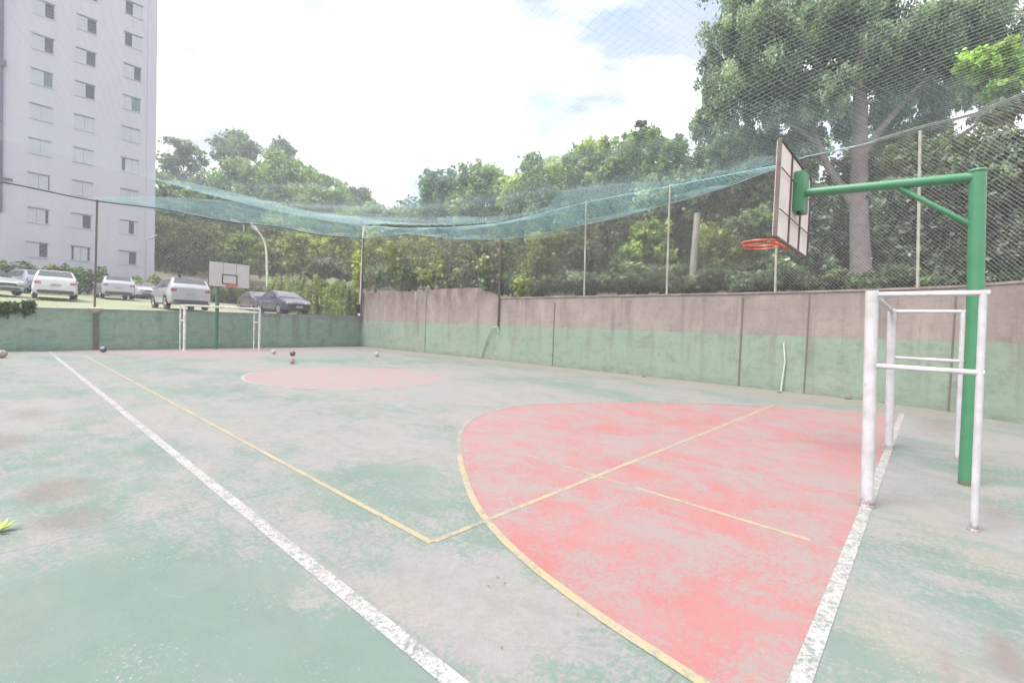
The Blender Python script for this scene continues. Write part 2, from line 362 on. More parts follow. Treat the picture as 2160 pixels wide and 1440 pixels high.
def facade_mat():
    m, t, b = newmat('facade_render'); p = pos(t)
    col = mixc(t, noise(t, mapping(t, p, (.5, .5, .06)), 1.3, 6, .6, .35, .65), (.44, .43, .49), (.47, .455, .51))
    col = mixc(t, math_(t, 'MULTIPLY', noise(t, mapping(t, p, (2, 2, .1)), 1.6, 5, .6, .55, .8), .15), col, (.28, .26, .32))
    t.links.new(col, b.inputs['Base Color']); b.inputs['Roughness'].default_value = .85; bump(t, b, noise(t, p, 12, 4), .1, .01); return m
M['facade'] = facade_mat()
def ground_mat(name, a, b_, c, s=1.):
    m, t, b = newmat(name); p = pos(t)
    col = mixc(t, noise(t, p, .35*s, 7, .65, .38, .62), a, b_)
    col = mixc(t, noise(t, p, 2.2*s, 7, .7, .5, .72), col, c)
    t.links.new(col, b.inputs['Base Color']); b.inputs['Roughness'].default_value = .95; bump(t, b, noise(t, p, 5, 8, .75), .6, .06); return m
M['lot'] = ground_mat('pale_gravel_and_grass', (.34, .345, .25), (.25, .30, .14), (.31, .30, .27))
M['soil'] = ground_mat('soil_and_undergrowth', (.16, .11, .075), (.09, .11, .045), (.20, .15, .11))
M['hill'] = ground_mat('hillside_grass', (.14, .15, .06), (.19, .14, .10), (.08, .11, .04), .4)
M['base'] = ground_mat('plain_ground', (.16, .16, .12), (.12, .13, .08), (.18, .17, .15))
def leaf_mat(name, transl=.45):
    m, t, b = newmat(name); a = N(t, 'ShaderNodeAttribute', attribute_name='tint'); p = pos(t)
    col = mixc(t, math_(t, 'MULTIPLY', noise(t, p, .5, 4, .6, .35, .65), .35), a.outputs['Color'], (.06, .075, .03))
    b.inputs['Roughness'].default_value = .5; t.links.new(col, b.inputs['Base Color'])
    tr = N(t, 'ShaderNodeBsdfTranslucent'); t.links.new(mixc(t, 1, col, (1.0, 1.15, .6), 'MULTIPLY'), tr.inputs[0])
    ms = N(t, 'ShaderNodeMixShader'); ms.inputs[0].default_value = transl
    t.links.new(b.outputs[0], ms.inputs[1]); t.links.new(tr.outputs[0], ms.inputs[2]); t.links.new(ms.outputs[0], t.nodes['Material Output'].inputs[0]); return m
M['leaf'] = leaf_mat('foliage')
M['bark'] = simple('pale_bark', (.26, .225, .22), .9, var=.2, scale=3, col2=(.17, .14, .13), bumps=.4)
M['dbark'] = simple('brown_bark', (.12, .09, .075), .9, var=.2, scale=4, bumps=.4)

# ------------------------------------------------------------------ ground and court (setting)
def sheet(name, xs, ys, zf, mat):
    X, Y = np.meshgrid(xs, ys, indexing='ij'); Z = np.vectorize(zf)(X, Y)
    v = np.stack([X, Y, Z], -1).reshape(-1, 3); nx, ny = len(xs), len(ys)
    i, j = np.meshgrid(np.arange(nx-1), np.arange(ny-1), indexing='ij'); a = (i*ny+j).ravel()
    f = np.stack([a, a+ny, a+ny+1, a+1], 1); o = rawmesh(name, v, f, mat); tag(o, kind='structure'); return o
sheet('ground', np.linspace(-900, 900, 3), np.linspace(-900, 900, 3), lambda x, y: -.06, M['base'])
# the court slab
EW = [(-6., 23.78), (13.86, 25.95)]          # foot line of the end wall
def ye(x): return EW[0][1]+(x-EW[0][0])*(EW[1][1]-EW[0][1])/(EW[1][0]-EW[0][0])
RW = [(13.82, 25.95), (13.95, 14.2), (13.85, 6.5), (13.8, 3.0), (13.55, .9), (13.12, -.75), (12.15, -1.9), (10.9, -3.6), (9.2, -6.5)]
b = MB(); b.add([(-6, -8, 0), (8.8, -8, 0)]+[(x+.1, y, 0) for x, y in RW[::-1]]+[(-6, ye(-6), 0)], [tuple(range(2+len(RW)+1))])
tag(b.build('court_floor', M['court']), kind='structure')
def strip(name, pts, wdt, mat, z=.004, taper=None):
    b = MB(); k = len(pts)
    for i, p in enumerate(pts):
        a, c = Vector(pts[max(i-1, 0)]), Vector(pts[min(i+1, k-1)]); d = (c-a).normalized(); n = Vector((-d.y, d.x))
        b.v += [(p[0]+n.x*wdt/2, p[1]+n.y*wdt/2, z*.45), (p[0]-n.x*wdt/2, p[1]-n.y*wdt/2, z*.45)]
    for i in range(k-1): b.f.append((2*i, 2*i+1, 2*i+3, 2*i+2))
    return tag(b.build(name, mat), kind='structure')
def spline(pts, n=10):
    P = [Vector(p) for p in pts]; P = [P[0]*2-P[1]]+P+[P[-1]*2-P[-2]]; o = []
    for i in range(1, len(P)-2):
        for k in range(n):
            t = k/n; a, b_, c, d = P[i-1:i+3]
            o.append(.5*((2*b_)+(c-a)*t+(2*a-5*b_+4*c-d)*t*t+(3*b_-a-3*c+d)*t**3))
    return [tuple(p) for p in o]+[tuple(P[-2])]
ARC = spline([(.70, -.02), (.77, .32), (.87, .95), (1.04, 1.60), (1.27, 2.16), (1.60, 2.72), (2.30, 3.66), (3.10, 4.55), (3.9, 5.18), (4.8, 5.55), (5.7, 5.55), (6.8, 5.2), (7.8, 4.60), (8.7, 3.85), (9.5, 3.0), (10.3, 2.1), (10.9, 1.2), (11.3, .45), (11.45, .0)])
def poly(name, pts, mat, z=.0012):
    b = MB(); b.add([(p[0], p[1], z) for p in pts], [tuple(range(len(pts)))]); return tag(b.build(name, mat), kind='structure')
poly('red_court_area', ARC[::-1], M['red'])
FL = 23.8
poly('far_red_court_area', [(p[0] if p[0] < 9.6 else 9.6, FL+.25-p[1]*.72) for p in ARC], M['redfar'])
circ = [(5.35+2.62*math.cos(a), 11.75+2.7*math.sin(a)) for a in np.linspace(0, 2*math.pi, 64, endpoint=False)]
poly('centre_red_circle', circ, M['redfar'])
strip('centre_circle_line', circ[24:50], .07, M['white_line'], .006); strip('worn_centre_circle_line', circ[49:]+circ[:25], .06, M['faint_line'], .006)
strip('left_sideline', [(0, y) for y in np.linspace(-.5, FL, 30)], .09, M['white_line'], .007)
strip('near_end_line', [(x, 0) for x in np.linspace(0.05, 11.8, 20)], .085, M['white_line'], .0085)
strip('right_sideline', [(11.72, y) for y in np.linspace(-4.5, FL, 30)], .07, M['faint_line'], .007)
strip('far_end_line', [(x, FL) for x in np.linspace(.05, 11.6, 20)], .08, M['faint_line'], .0085)
strip('yellow_sideline', [(.735, y) for y in np.linspace(2.2, 21.6, 30)], .05, M['yellow_line'], .0072)
strip('yellow_end_line', [(x, 2.2) for x in np.linspace(.76, 10.6, 30)], .05, M['yellow_line'], .0066)
strip('yellow_arc_line', ARC[3:62], .062, M['yellow_line'], .0095); strip('worn_yellow_arc_line', ARC[61:150], .06, M['yellow_faint'], .0095)
strip('yellow_lane_line', [(2.84+.05*y, y) for y in np.linspace(.25, 1.75, 10)], .045, M['yellow_line'], .0055)
strip('worn_yellow_lane_line', [(2.84+.05*y, y) for y in np.linspace(1.76, 3.2, 10)], .045, M['yellow_faint'], .0055)
strip('right_yellow_lane_line', [(8.25, y) for y in np.linspace(.1, 3.6, 10)], .05, M['yellow_faint'], .0055)
0 and strip('yellow_far_line', [(x, 11.9) for x in np.linspace(.76, 10.6, 20)], .05, M['faint_line'], .0088)

def lot_z(d): return float(np.interp(d, [0, 4, 11, 17, 23, 29, 40, 60, 110, 200, 400], [1.58, 1.78, 2.02, 2.42, 2.75, 3.0, 3.6, 6, 20, 40, 60]))
b_ = []
sheet('parking_lot', np.concatenate([np.linspace(-70, -6, 6), np.linspace(-4, 13.6, 12)]), np.array([.1, 4, 8, 11, 14, 17, 20, 23, 26, 29, 34, 40]), lambda x, y: 0, M['lot'])
o = bpy.data.objects['parking_lot']
for v in o.data.vertices:
    d = v.co.y; v.co.z = lot_z(d); v.co.y = ye(v.co.x)+.12+d
sheet('hill', np.linspace(-200, 260, 47), np.linspace(62, 420, 37), lambda x, y: lot_z(y-26)-.3+.35*math.sin(x*.11)*math.sin(y*.07)-max(0, (90-y))*.02, M['hill'])
# wooded slope beyond the side wall
pts = [(16, 430)] + RW[:-1] + [(8.5, -8), (6, -40)]
vv, ff = [], []; dd = [0.18, 1.5, 4, 8, 14, 24, 45, 90, 200]
for i, (x, y) in enumerate(pts):
    a, c = Vector(pts[max(i-1, 0)]), Vector(pts[min(i+1, len(pts)-1)]); d = (c-a).normalized(); n = Vector((-d.y, d.x))
    if n.x < 0: n = -n
    for q in dd: vv.append((x+n.x*q, y+n.y*q, 2.55+.13*min(q, 30)+.03*max(0, q-30) + (max(0, y-26)*.03)))
k = len(dd)
for i in range(len(pts)-1):
    for j in range(k-1): ff.append((i*k+j, (i+1)*k+j, (i+1)*k+j+1, i*k+j+1))
bb = MB(); bb.add(vv, ff); tag(bb.build('wooded_slope', M['soil'], smooth=True), kind='structure')

# ------------------------------------------------------------------ walls
def wall_from(b, pts, z0, z1, th, side=1):
    k = len(pts); ns = []
    for i in range(k):
        a, c = Vector(pts[max(i-1, 0)]), Vector(pts[min(i+1, k-1)]); d = (c-a).normalized(); ns.append(Vector((-d.y, d.x))*side)
    o = len(b.v)
    for i, (x, y) in enumerate(pts):
        zt = z1[i] if isinstance(z1, (list, tuple)) else z1
        b.v += [(x, y, z0), (x, y, zt), (x+ns[i].x*th, y+ns[i].y*th, zt), (x+ns[i].x*th, y+ns[i].y*th, z0)]
    for i in range(k-1):
        a = o+4*i; c = a+4
        for j in range(4): b.f.append((a+j, c+j, c+(j+1) % 4, a+(j+1) % 4))
    b.f.append((o, o+1, o+2, o+3)); e = o+4*(k-1); b.f.append((e+3, e+2, e+1, e))
sw = thing('boundary_wall', 'long blockwork side wall painted green below and stained pinkish grey above', 'wall', (13.8, 12, 0))
WT = 2.80
RWd = []
for i in range(len(RW)-1):
    n = max(1, int(math.dist(RW[i], RW[i+1])/1.2))
    for j in range(n): RWd.append(tuple(Vector(RW[i]).lerp(Vector(RW[i+1]), j/n)))
RWd.append(RW[-1])
rnd = random.Random(4)
hts = [(3.32+rnd.uniform(-.05, .05) if y > 15.0 else WT) for x, y in RWd]
def par(o, p):
    o.parent = p; o.matrix_parent_inverse = Matrix.Translation(p.location).inverted(); return o
b = MB(); wall_from(b, RWd, -.1, hts, .16, 1); wb = par(b.build('wall_panel', M['rwall']), sw)
b = MB(); cp = [(x-.025, y) for x, y in RWd if y < 15]
wall_from(b, cp, WT+.002, WT+.055, .21, 1); par(b.build('coping', M['coping']), sw)
def on_rw(y):
    for (x0, y0), (x1, y1) in zip(RW[:-1], RW[1:]):
        if y1 <= y <= y0: return x0+(x1-x0)*(y-y0)/(y1-y0)
    return RW[-1][0]
for y, w_, z1 in ((11.06, .04, 2.6), (3.9, .045, 2.7), (2.16, .03, WT), (-.76, .045, 2.75), (19.5, .02, 3.0)):
    b = MB(); b.box((on_rw(y)-.006, y, z1/2), (.02, w_, z1)); par(b.build('joint', M['joint']), sw)
ew = thing('retaining_wall', 'low block retaining wall at the far end, painted dark green with black stains', 'wall', (5, 24.9, 0))
b = MB(); n_ = 20
ep = [(EW[0][0]+(EW[1][0]-EW[0][0])*i/n_, EW[0][1]+(EW[1][1]-EW[0][1])*i/n_) for i in range(n_+1)]
wall_from(b, ep, -.1, [1.62+.02*p[0] for p in ep], .18, 1); par(b.build('wall_panel', M['ewall']), ew)
for px in (0, 200):
    q = onplane(202, 690, EW[0], EW[1])
b = MB(); b.box((q.x, q.y-.035, .82), (.16, .05, 1.62)); par(b.build('pilaster', simple('stained_pilaster', (.14, .135, .115), .9, var=.2)), ew)
# pale wrapped cap where the thin pole stands on the wall
q = onplane(202, 652, EW[0], EW[1])
b = MB(); b.lathe([(.10, -.14), (.17, -.09), (.22, -.02), (.25, .05), (.16, .09), (.05, .1)], (q.x, q.y-.02, q.z-.02), 10)
tag(b.build('cement_collar', simple('pale_cement', (.42, .41, .34), .9, var=.15), loc=(q.x, q.y, q.z-.16), smooth=True), 'pale cement collar on the end wall around the foot of a thin pole', 'cement collar')

# ------------------------------------------------------------------ fences
def rope_z(tab, s):
    return float(np.interp(s, [a for a, _ in tab], [b_ for _, b_ in tab]))
# right side: top rail / hem rope heights as functions of y
LOWR = [(-6.5, 6.3), (-3.6, 6.45), (-1.9, 6.62), (-.75, 6.6), (.0, 6.65), (1.4, 6.58), (2.5, 6.6), (3.1, 6.48), (4.5, 6.15), (6.2, 5.93), (8, 5.72), (9.7, 5.62), (12, 5.48), (14.2, 5.48), (17, 5.75), (21.5, 6.5), (24, 6.62), (25.95, 6.6)]
HEMR = [(-6.5, 6.3), (2.5, 6.6), (3.05, 6.52), (5., 6.5), (9.8, 6.47), (14.3, 6.21), (17.6, 6.4), (21.7, 6.8), (24, 7.15), (25.95, 7.4)]
LOWE = [(-6, 5.85), (-1.2, 5.95), (1.3, 6.0), (6, 6.15), (13, 6.5), (13.86, 6.6)]
HEME = [(-6, 6.6), (-1, 7.5), (1.3, 7.35), (3.5, 7.3), (4.9, 7.2), (7.7, 7.15), (9.7, 7.15), (13.8, 7.4)]
# arc-length parametrisation of the fence lines
def line_param(pts):
    s = [0]
    for a, b_ in zip(pts[:-1], pts[1:]): s.append(s[-1]+math.dist(a, b_))
    return np.array(s), np.array(pts)
sR, pR = line_param([(x+.07, y) for x, y in RW]); sE, pE = line_param([(EW[0][0], EW[0][1]+.08), (EW[1][0], EW[1][1]+.08)])
def evalline(S, P, s): return np.stack([np.interp(s, S, P[:, 0]), np.interp(s, S, P[:, 1])], -1)
def wires(S, P, zlo, zhi, cell, rad, wob=0., slope=1.0, seed=0, off=0.):
    """diagonal wires both ways between zlo(s) and zhi(s); returns verts, faces"""
    ds = .35; ss = np.arange(0, S[-1], ds/8); lo = np.array([zlo(evalline(S, P, s)) for s in ss]); hi = np.array([zhi(evalline(S, P, s)) for s in ss])
    H = hi.max()-lo.min(); base = lo.min(); V, Fc = [], []; rng = np.random.default_rng(seed)
    for sg in (1, -1):
        for s0 in np.arange(-H/slope, S[-1]+H/slope, cell*math.sqrt(2)):
            t = np.arange(0, H/slope+ds, ds); s = s0+sg*t; z = base+t*slope
            ok = (s > 0) & (s < S[-1])
            sl_, zl_ = np.interp(s, ss, lo), np.interp(s, ss, hi)
            # clip
            ok &= (z > sl_-ds*slope) & (z < zl_+ds*slope) & (zl_-sl_ > .03)
            idx = np.where(ok)[0]
            if len(idx) < 2: continue
            s, z = s[idx], np.clip(z[idx], sl_[idx], zl_[idx])
            xy = evalline(S, P, s); n = len(s)
            w_ = wob*np.sin(s*2.1+z*1.7)+off
            c = np.column_stack([xy[:, 0]+w_, xy[:, 1]-w_, z])
            o = sum(len(a) for a in V)
            tri = np.array([(0, 0, rad*1.15), (rad*.7, -rad*.7, -rad*.6), (-rad*.7, rad*.7, -rad*.6)])
            V.append((c[:, None, :]+tri[None]).reshape(-1, 3))
            a = np.arange(n-1)[:, None]*3+np.arange(3)[None]; a2 = np.arange(n-1)[:, None]*3+(np.arange(3)[None]+1) % 3
            Fc.append(np.stack([a, a2, a2+3, a+3], -1).reshape(-1, 4)+o)
    return np.concatenate(V), np.concatenate(Fc)
fr = thing('chain_link_fence', 'tall diamond wire fence on top of the long side wall with pale poles', 'fence', (13.9, 12, WT))
def top_of_wall(p): return 3.3 if p[1] > 15 else WT+.055
v, f = wires(sR, pR, top_of_wall, lambda p: rope_z(LOWR, p[1]), .066, .0031, seed=1)
par(rawmesh('wire_mesh', v, f, M['wire']), fr)
for px, pyb in ((1230, 620), (1405, 620), (1635, 615), (1937, 603)):
    q = onplane(px, pyb, (13.9, 14), (13.85, 3)); z1 = rope_z(HEMR, q.y)
    tpx = {1230: (1234, 430), 1405: (1412, 392), 1635: (1642, 345), 1937: (1943, 268)}[px]
    D = math.hypot(q.x-CAM.x, q.y-CAM.y); t_ = at(*tpx, D)
    x_ = on_rw(q.y)+.07; b = MB(); b.tube([(x_, q.y, WT-.05), (x_+(t_.x-q.x), q.y+(t_.y-q.y), z1+.05)], .034, 8)
    par(b.build('post', M['pale_pole'], smooth=True), fr)
b = MB(); b.tube([(on_rw(14.2)-.06, 14.2, 1.55), (on_rw(14.2)-.05, 14.2, 5.5)], .05, 8); par(b.build('post', M['dark_pole'], smooth=True), fr)
b = MB(); ss = np.linspace(0, sR[-1], 90); pp = evalline(sR, pR, ss)
rr = [(p[0]-.02, p[1], rope_z(LOWR, p[1])) for p in pp]
b.tube([q for q in rr if q[1] < 2.9], .016, 6); b.tube([q for q in rr if q[1] > 2.6], .012, 6)
par(b.build('top_rail', M['rope'], smooth=True), fr)
b = MB(); b.tube([(q[0]-.03, q[1], q[2]+.02) for q in rr if q[1] < 1.2], .016, 6); par(b.build('rusty_cable', M['rustrope'], smooth=True), fr)
fe = thing('end_fence', 'thin wire fence over the low green end wall hung from a dark cable', 'fence', (5, 25, 1.7))
v, f = wires(sE, pE, lambda p: 1.66+.02*p[0], lambda p: rope_z(LOWE, p[0]), .12, .0022, seed=2)
par(rawmesh('wire_mesh', v, f, M['wire']), fe)
q = onplane(200, 648, EW[0], EW[1]); b = MB(); b.tube([(q.x, q.y+.08, 1.5), (q.x+.05, q.y+.08, rope_z(LOWE, q.x))], .036, 8); par(b.build('post', M['dark_pole'], smooth=True), fe)
b = MB(); b.tube([(13.70, 25.72, 1.45), (13.74, 25.72, 6.62)], .06, 8); par(b.build('post', M['dark_pole'], smooth=True), fe)
b = MB(); b.tube([(13.86, 26.1, 2.6), (13.95, 26.1, 7.45)], .06, 8); par(b.build('post', M['old_white'], smooth=True), fe)
b = MB(); b.tube([(x, ye(x)+.06, rope_z(LOWE, x)-.05*math.sin(x*1.3)) for x in np.linspace(-6, 13.86, 50)], .026, 6); par(b.build('cable', M['cable'], smooth=True), fe)

# ------------------------------------------------------------------ net
sn = thing('safety_net', 'teal and pale nylon net stretched over the whole court and draped along its edges', 'net', (5, 10, 6))
for k, (cell, rad, off) in enumerate(((.060, .0040, 0), (.070, .0034, -.12))):
    v, f = wires(sE, pE, lambda p: rope_z(LOWE, p[0]), lambda p: rope_z(LOWE, p[0])+(rope_z(HEME, p[0])-rope_z(LOWE, p[0]))*min(1, max(0., (p[0]-1.0)/5.5))*(1 if k == 0 else .8)+.001, cell, rad*(1.15 if k == 0 else 1), .06, 1.0, 3+k, off)
    par(rawmesh('end_band', v, f, M['net']), sn)
    v, f = wires(sR, pR, lambda p: rope_z(LOWR, p[1]), lambda p: rope_z(HEMR, p[1])+.001, cell*(1 if k == 0 else 1.6), rad, .06, 1.0, 6+k, off)
    par(rawmesh('side_band', v, f, M['net']), sn)
# roof: sagging sheet of twine, diagonal mesh
XL = -5.0; YN = -5.5
def roof_z(x, y):
    yf = ye(x); xr = float(np.interp(y, [p[1] for p in RW[::-1]], [p[0] for p in RW[::-1]]))
    u = min(1, max(0, (x-XL)/(xr-XL))); vv_ = min(1, max(0, (y-YN)/(yf-YN)))
    zr, zf, zl, zn = rope_z(HEMR, y), rope_z(HEME, min(x, 13.8)), 6.9, 6.7
    z = (zr*u+zl*(1-u))*.5+(zf*vv_+zn*(1-vv_))*.5
    # make the edges exact
    e = (1-u)*0; wr_ = u**8; wf = vv_**8
    z = z*(1-wr_)+zr*wr_; z = z*(1-wf)+zf*wf
    sag = .9*(math.sin(math.pi*u)**.8)*(math.sin(math.pi*vv_)**.8)
    return z-sag+.10*math.sin(x*1.7+y*.6)*math.sin(math.pi*u)*math.sin(math.pi*vv_)
gx = np.linspace(XL, 14, 40); gy = np.linspace(YN, 26, 60)
GZ = np.array([[roof_z(x, y) for y in gy] for x in gx])
def rz_(x, y):
    fx = np.clip((x-gx[0])/(gx[1]-gx[0]), 0, len(gx)-1.001); fy = np.clip((y-gy[0])/(gy[1]-gy[0]), 0, len(gy)-1.001)
    i, j = fx.astype(int), fy.astype(int); a, c = fx-i, fy-j
    return GZ[i, j]*(1-a)*(1-c)+GZ[i+1, j]*a*(1-c)+GZ[i, j+1]*(1-a)*c+GZ[i+1, j+1]*a*c
def veil():
    V, Fc = [], []; cnt = 0
    for ang in (R(40), R(130)):
        d = np.array([math.sin(ang), math.cos(ang)]); n = np.array([d[1], -d[0]]); c0 = np.array([4.5, 10.])
        for q in np.arange(-22, 22, .09):
            t = np.arange(-24, 24, .4); P = c0+n*q+d[None]*t[:, None]
            xr_ = np.interp(P[:, 1], ybox, xbox); yf_ = 23.78+(P[:, 0]+6)*.1093; wv = .8*np.sin(P[:, 0]*1.3)+.7*np.sin(P[:, 1]*.9)
            ok = (P[:, 0] > 3.8+wv) & (P[:, 0] < xr_+.05) & (P[:, 1] > 3) & (P[:, 1] < yf_) & ((yf_-P[:, 1] < 3.0+wv) | (xr_-P[:, 0] < 1.6+wv*.6))
            for seg in np.split(np.arange(len(P)), np.where(np.diff(ok.astype(int)) != 0)[0]+1):
                if len(seg) < 2 or not ok[seg[0]]: continue
                Q = P[seg]; z = rz_(Q[:, 0], Q[:, 1])+.03; c = np.column_stack([Q, z]); k = len(c)
                tri = np.array([(0, 0, 1.15), (n[0], n[1], -.6), (-n[0], -n[1], -.6)])*.0017
                V.append((c[:, None]+tri[None]).reshape(-1, 3)); a = np.arange(k-1)[:, None]*3+np.arange(3)[None]; a2 = np.arange(k-1)[:, None]*3+(np.arange(3)[None]+1) % 3
                Fc.append(np.stack([a, a2, a2+3, a+3], -1).reshape(-1, 4)+cnt); cnt += 3*k
    return np.concatenate(V), np.concatenate(Fc)
ybox = np.array([p[1] for p in RW[::-1]]); xbox = np.array([p[0] for p in RW[::-1]])
v, f = veil(); par(rawmesh('edge_veil', v, f, M['net']), sn)
V, Fc = [], []; cnt = 0; cell = .13; rad = .0014
ybox = np.array([p[1] for p in RW[::-1]]); xbox = np.array([p[0] for p in RW[::-1]])
for ang in (R(14), R(104)):
    d = np.array([math.sin(ang), math.cos(ang)]); n = np.array([d[1], -d[0]]); c0 = np.array([4.5, 10.])
    for q in np.arange(-22, 22, cell):
        t = np.arange(-24, 24, .4); P = c0+n*q+d[None]*t[:, None]
        P = P + n[None]*(.03*np.sin(P[:, :1]*1.9+P[:, 1:]*1.1))
        ok = (P[:, 0] > XL) & (P[:, 0] < np.interp(P[:, 1], ybox, xbox)+.05) & (P[:, 1] > YN) & (P[:, 1] < 23.78+(P[:, 0]+6)*.1093+.05)
        P = P[ok]
        if len(P) < 2: continue
        z = rz_(P[:, 0], P[:, 1]); c = np.column_stack([P, z]); k = len(c)
        tri = np.array([(0, 0, 1.15), (n[0], n[1], -.6), (-n[0], -n[1], -.6)]); ra = np.interp(P[:, 0], [1, 6, 9], [.0007, .0011, .0019])[:, None, None]
        V.append((c[:, None]+tri[None]*ra).reshape(-1, 3))
        a = np.arange(k-1)[:, None]*3+np.arange(3)[None]; a2 = np.arange(k-1)[:, None]*3+(np.arange(3)[None]+1) % 3
        Fc.append(np.stack([a, a2, a2+3, a+3], -1).reshape(-1, 4)+cnt); cnt += 3*k
par(rawmesh('roof_panel', np.concatenate(V), np.concatenate(Fc), M['roofnet']), sn)
b = MB(); b.tube([(x, ye(x)-.02, rope_z(HEME, x)) for x in np.linspace(3.2, 13.86, 30)], [.006+.008*min(1, i/10) for i in range(30)], 6)
b.tube([(on_rw(y)+.03, y, rope_z(HEMR, y)) for y in np.linspace(3.05, 25.9, 50)], .013, 6)
par(b.build('hem_rope', M['net'], smooth=True), sn)

# ------------------------------------------------------------------ goals
def goal(name, label, fn, ff_, dep, H, rf, rr_, bar, mat, tops=None):
    x0, y0 = fn; x1 = ff_; sy = -1 if dep < 0 else 1
    t = thing(name, label, 'goal', ((x0+x1)/2, y0, 0))
    def P(x, y, z): return (x-(x0+x1)/2, y-y0, z)
    for x in (x0, x1):
        b = MB(); b.tube([P(x, y0, 0), P(x, y0+(.06 if tops else 0), H)], rf, 12); o_ = b.build('post', mat, t, smooth=True)
        b = MB(); b.lathe([(rf*1.25, 0), (rf*1.2, .008), (rf*1.02, .02)], P(x, y0, .002), 14); b.build('base_plate', mat, o_)
        b = MB(); b.tube([P(x, y0+dep, 0), P(x, y0+dep+(.04 if tops else 0), H-.01)], rr_, 10); o_ = b.build('rear_post', mat, t, smooth=True)
        b = MB(); b.lathe([(rr_*1.5, 0), (rr_*1.4, .006), (rr_*1.02, .015)], P(x, y0+dep, .002), 12); b.build('base_plate', mat, o_)
        for z in (H-.035, H*.655):
            b = MB(); b.tube([P(x, y0+(.05 if tops else 0), z), P(x, y0+dep, z)], bar, 8); b.build('side_bar', mat, t, smooth=True)
    b = MB(); b.tube([P(x0, y0+(.06 if tops else 0), H-.03), P(x1, y0+(.06 if tops else 0), H-.03)], rf*(.55 if tops else .9), 12); b.build('crossbar', mat, t, smooth=True)
    return t
goal('futsal_goal', 'large white tubular futsal goal standing close by in front of the green pole', (4.12, 0), 7.25, -.71, 2.01, .052, .027, .024, M['white_metal'], True)
gl = ground(384, 735); gr = ground(546, 733)
goal('futsal_goal', 'small looking white futsal goal far off against the dark green end wall', (4.13, 23.6), 7.15, .7, 1.98, .05, .03, .025, M['old_white'])

# ------------------------------------------------------------------ basketball hoops
def hoop(loc, flip, label, post_off, H=3.44, arm=1.95, back=True):
    """local: +y points into the court from the post; board centred at x = bx"""
    t = thing('basketball_hoop', label, 'basketball hoop', loc, math.pi if flip else 0)
    bx, by = post_off; GM = M['green_metal'] if back else M['hazed_green']
    b = MB(); b.tube([(0, 0, 0), (0, .02, H*.5), (0, .08, H)], .073, 16); b.build('post', GM, t, smooth=True)
    b = MB(); b.lathe([(.078, H-.02), (.082, H-.005), (.07, H+.012), (.02, H+.02)], (0, .08, 0), 16); b.build('post_cap', GM, t, smooth=True)
    b = MB(); b.tube([(0, .04, H-.07), (bx, by-.12, H-.02)], .055, 14); b.build('arm', GM, t, smooth=True)
    b = MB(); b.tube([(0, .06, H-.62), (bx*.45, by*.43, H-.07)], .03, 10); b.build('brace', GM, t, smooth=True)
    # mounting bracket
    b = MB(); b.box((bx, by-.10, H-.02), (.30, .05, .50)); b.box((bx-.13, by-.05, H-.02), (.05, .08, .5)); b.box((bx+.13, by-.05, H-.02), (.05, .08, .5)); b.build('bracket', GM, t)
    W, Hb, zb = (1.84, 1.13, 2.72) if back else (1.62, 1.10, 2.84)
    cz = zb+Hb/2
    bd = MB()
    for k in range(3):
        w3 = W/3-.012; bd.bevbox((bx-W/2+W/6+k*W/3, by+.015, cz), (w3, .035, Hb-.03), .006)
    bo = bd.build('backboard', M['board_white'] if not back else M['board'], t)
    b = MB()
    for sx_ in (-1, 1): b.box((bx+sx_*(W/2), by, cz), (.016, .045, Hb))
    for sz in (-1, 1): b.box((bx, by, cz+sz*(Hb/2)), (W-.016, .045, .016))
    b.box((bx-W/6, by-.012, cz), (.018, .02, Hb-.04)); b.box((bx+W/6, by-.012, cz), (.018, .02, Hb-.04))
    b.build('frame', M['brownframe'] if back else M['black'], bo)
    b = MB()
    for z in (cz-.25, cz+.22): b.tube([(bx-W/2, by-.035, z), (bx+W/2, by-.035, z)], .007, 6)
    b.build('rusty_rod', M['rust'], bo)
    b = MB()   # painted square
    for c, d in (((bx-.29, zb+.36), (.05, .45)), ((bx+.29, zb+.36), (.05, .45)), ((bx, zb+.56), (.53, .05)), ((bx, zb+.16), (.53, .05))): b.box((c[0], by+.036, c[1]), (d[0], .006, d[1]))
    b.build('target_square', M['black'], bo)
    b = MB(); zr = zb+.10
    b.torus((bx, by+.38, zr), .235, .014, 30, 8); b.torus((bx, by+.38, zr-.045), .225, .008, 30, 6)
    for a in range(12):
        an = a*math.pi/6; b.tube([(bx+.235*math.cos(an), by+.38+.235*math.sin(an), zr), (bx+.225*math.cos(an), by+.38+.225*math.sin(an), zr-.045)], .005, 5)
    b.box((bx, by+.08, zr-.01), (.22, .10, .012)); b.tube([(bx-.1, by+.03, zr-.11), (bx-.17, by+.22, zr-.01)], .009, 6); b.tube([(bx+.1, by+.03, zr-.11), (bx+.17, by+.22, zr-.01)], .009, 6)
    b.build('rim', M['orange'], t, smooth=True)
    return t
hoop((5.82, -.74, 0), False, 'near basketball hoop on a thick green pole, board seen from behind', (-.16, 1.78))
hoop((5.55, 24.35, 0), True, 'distant basketball hoop with white board and black square above the far goal', (-.16, 1.15), 3.35, 1.1, False)

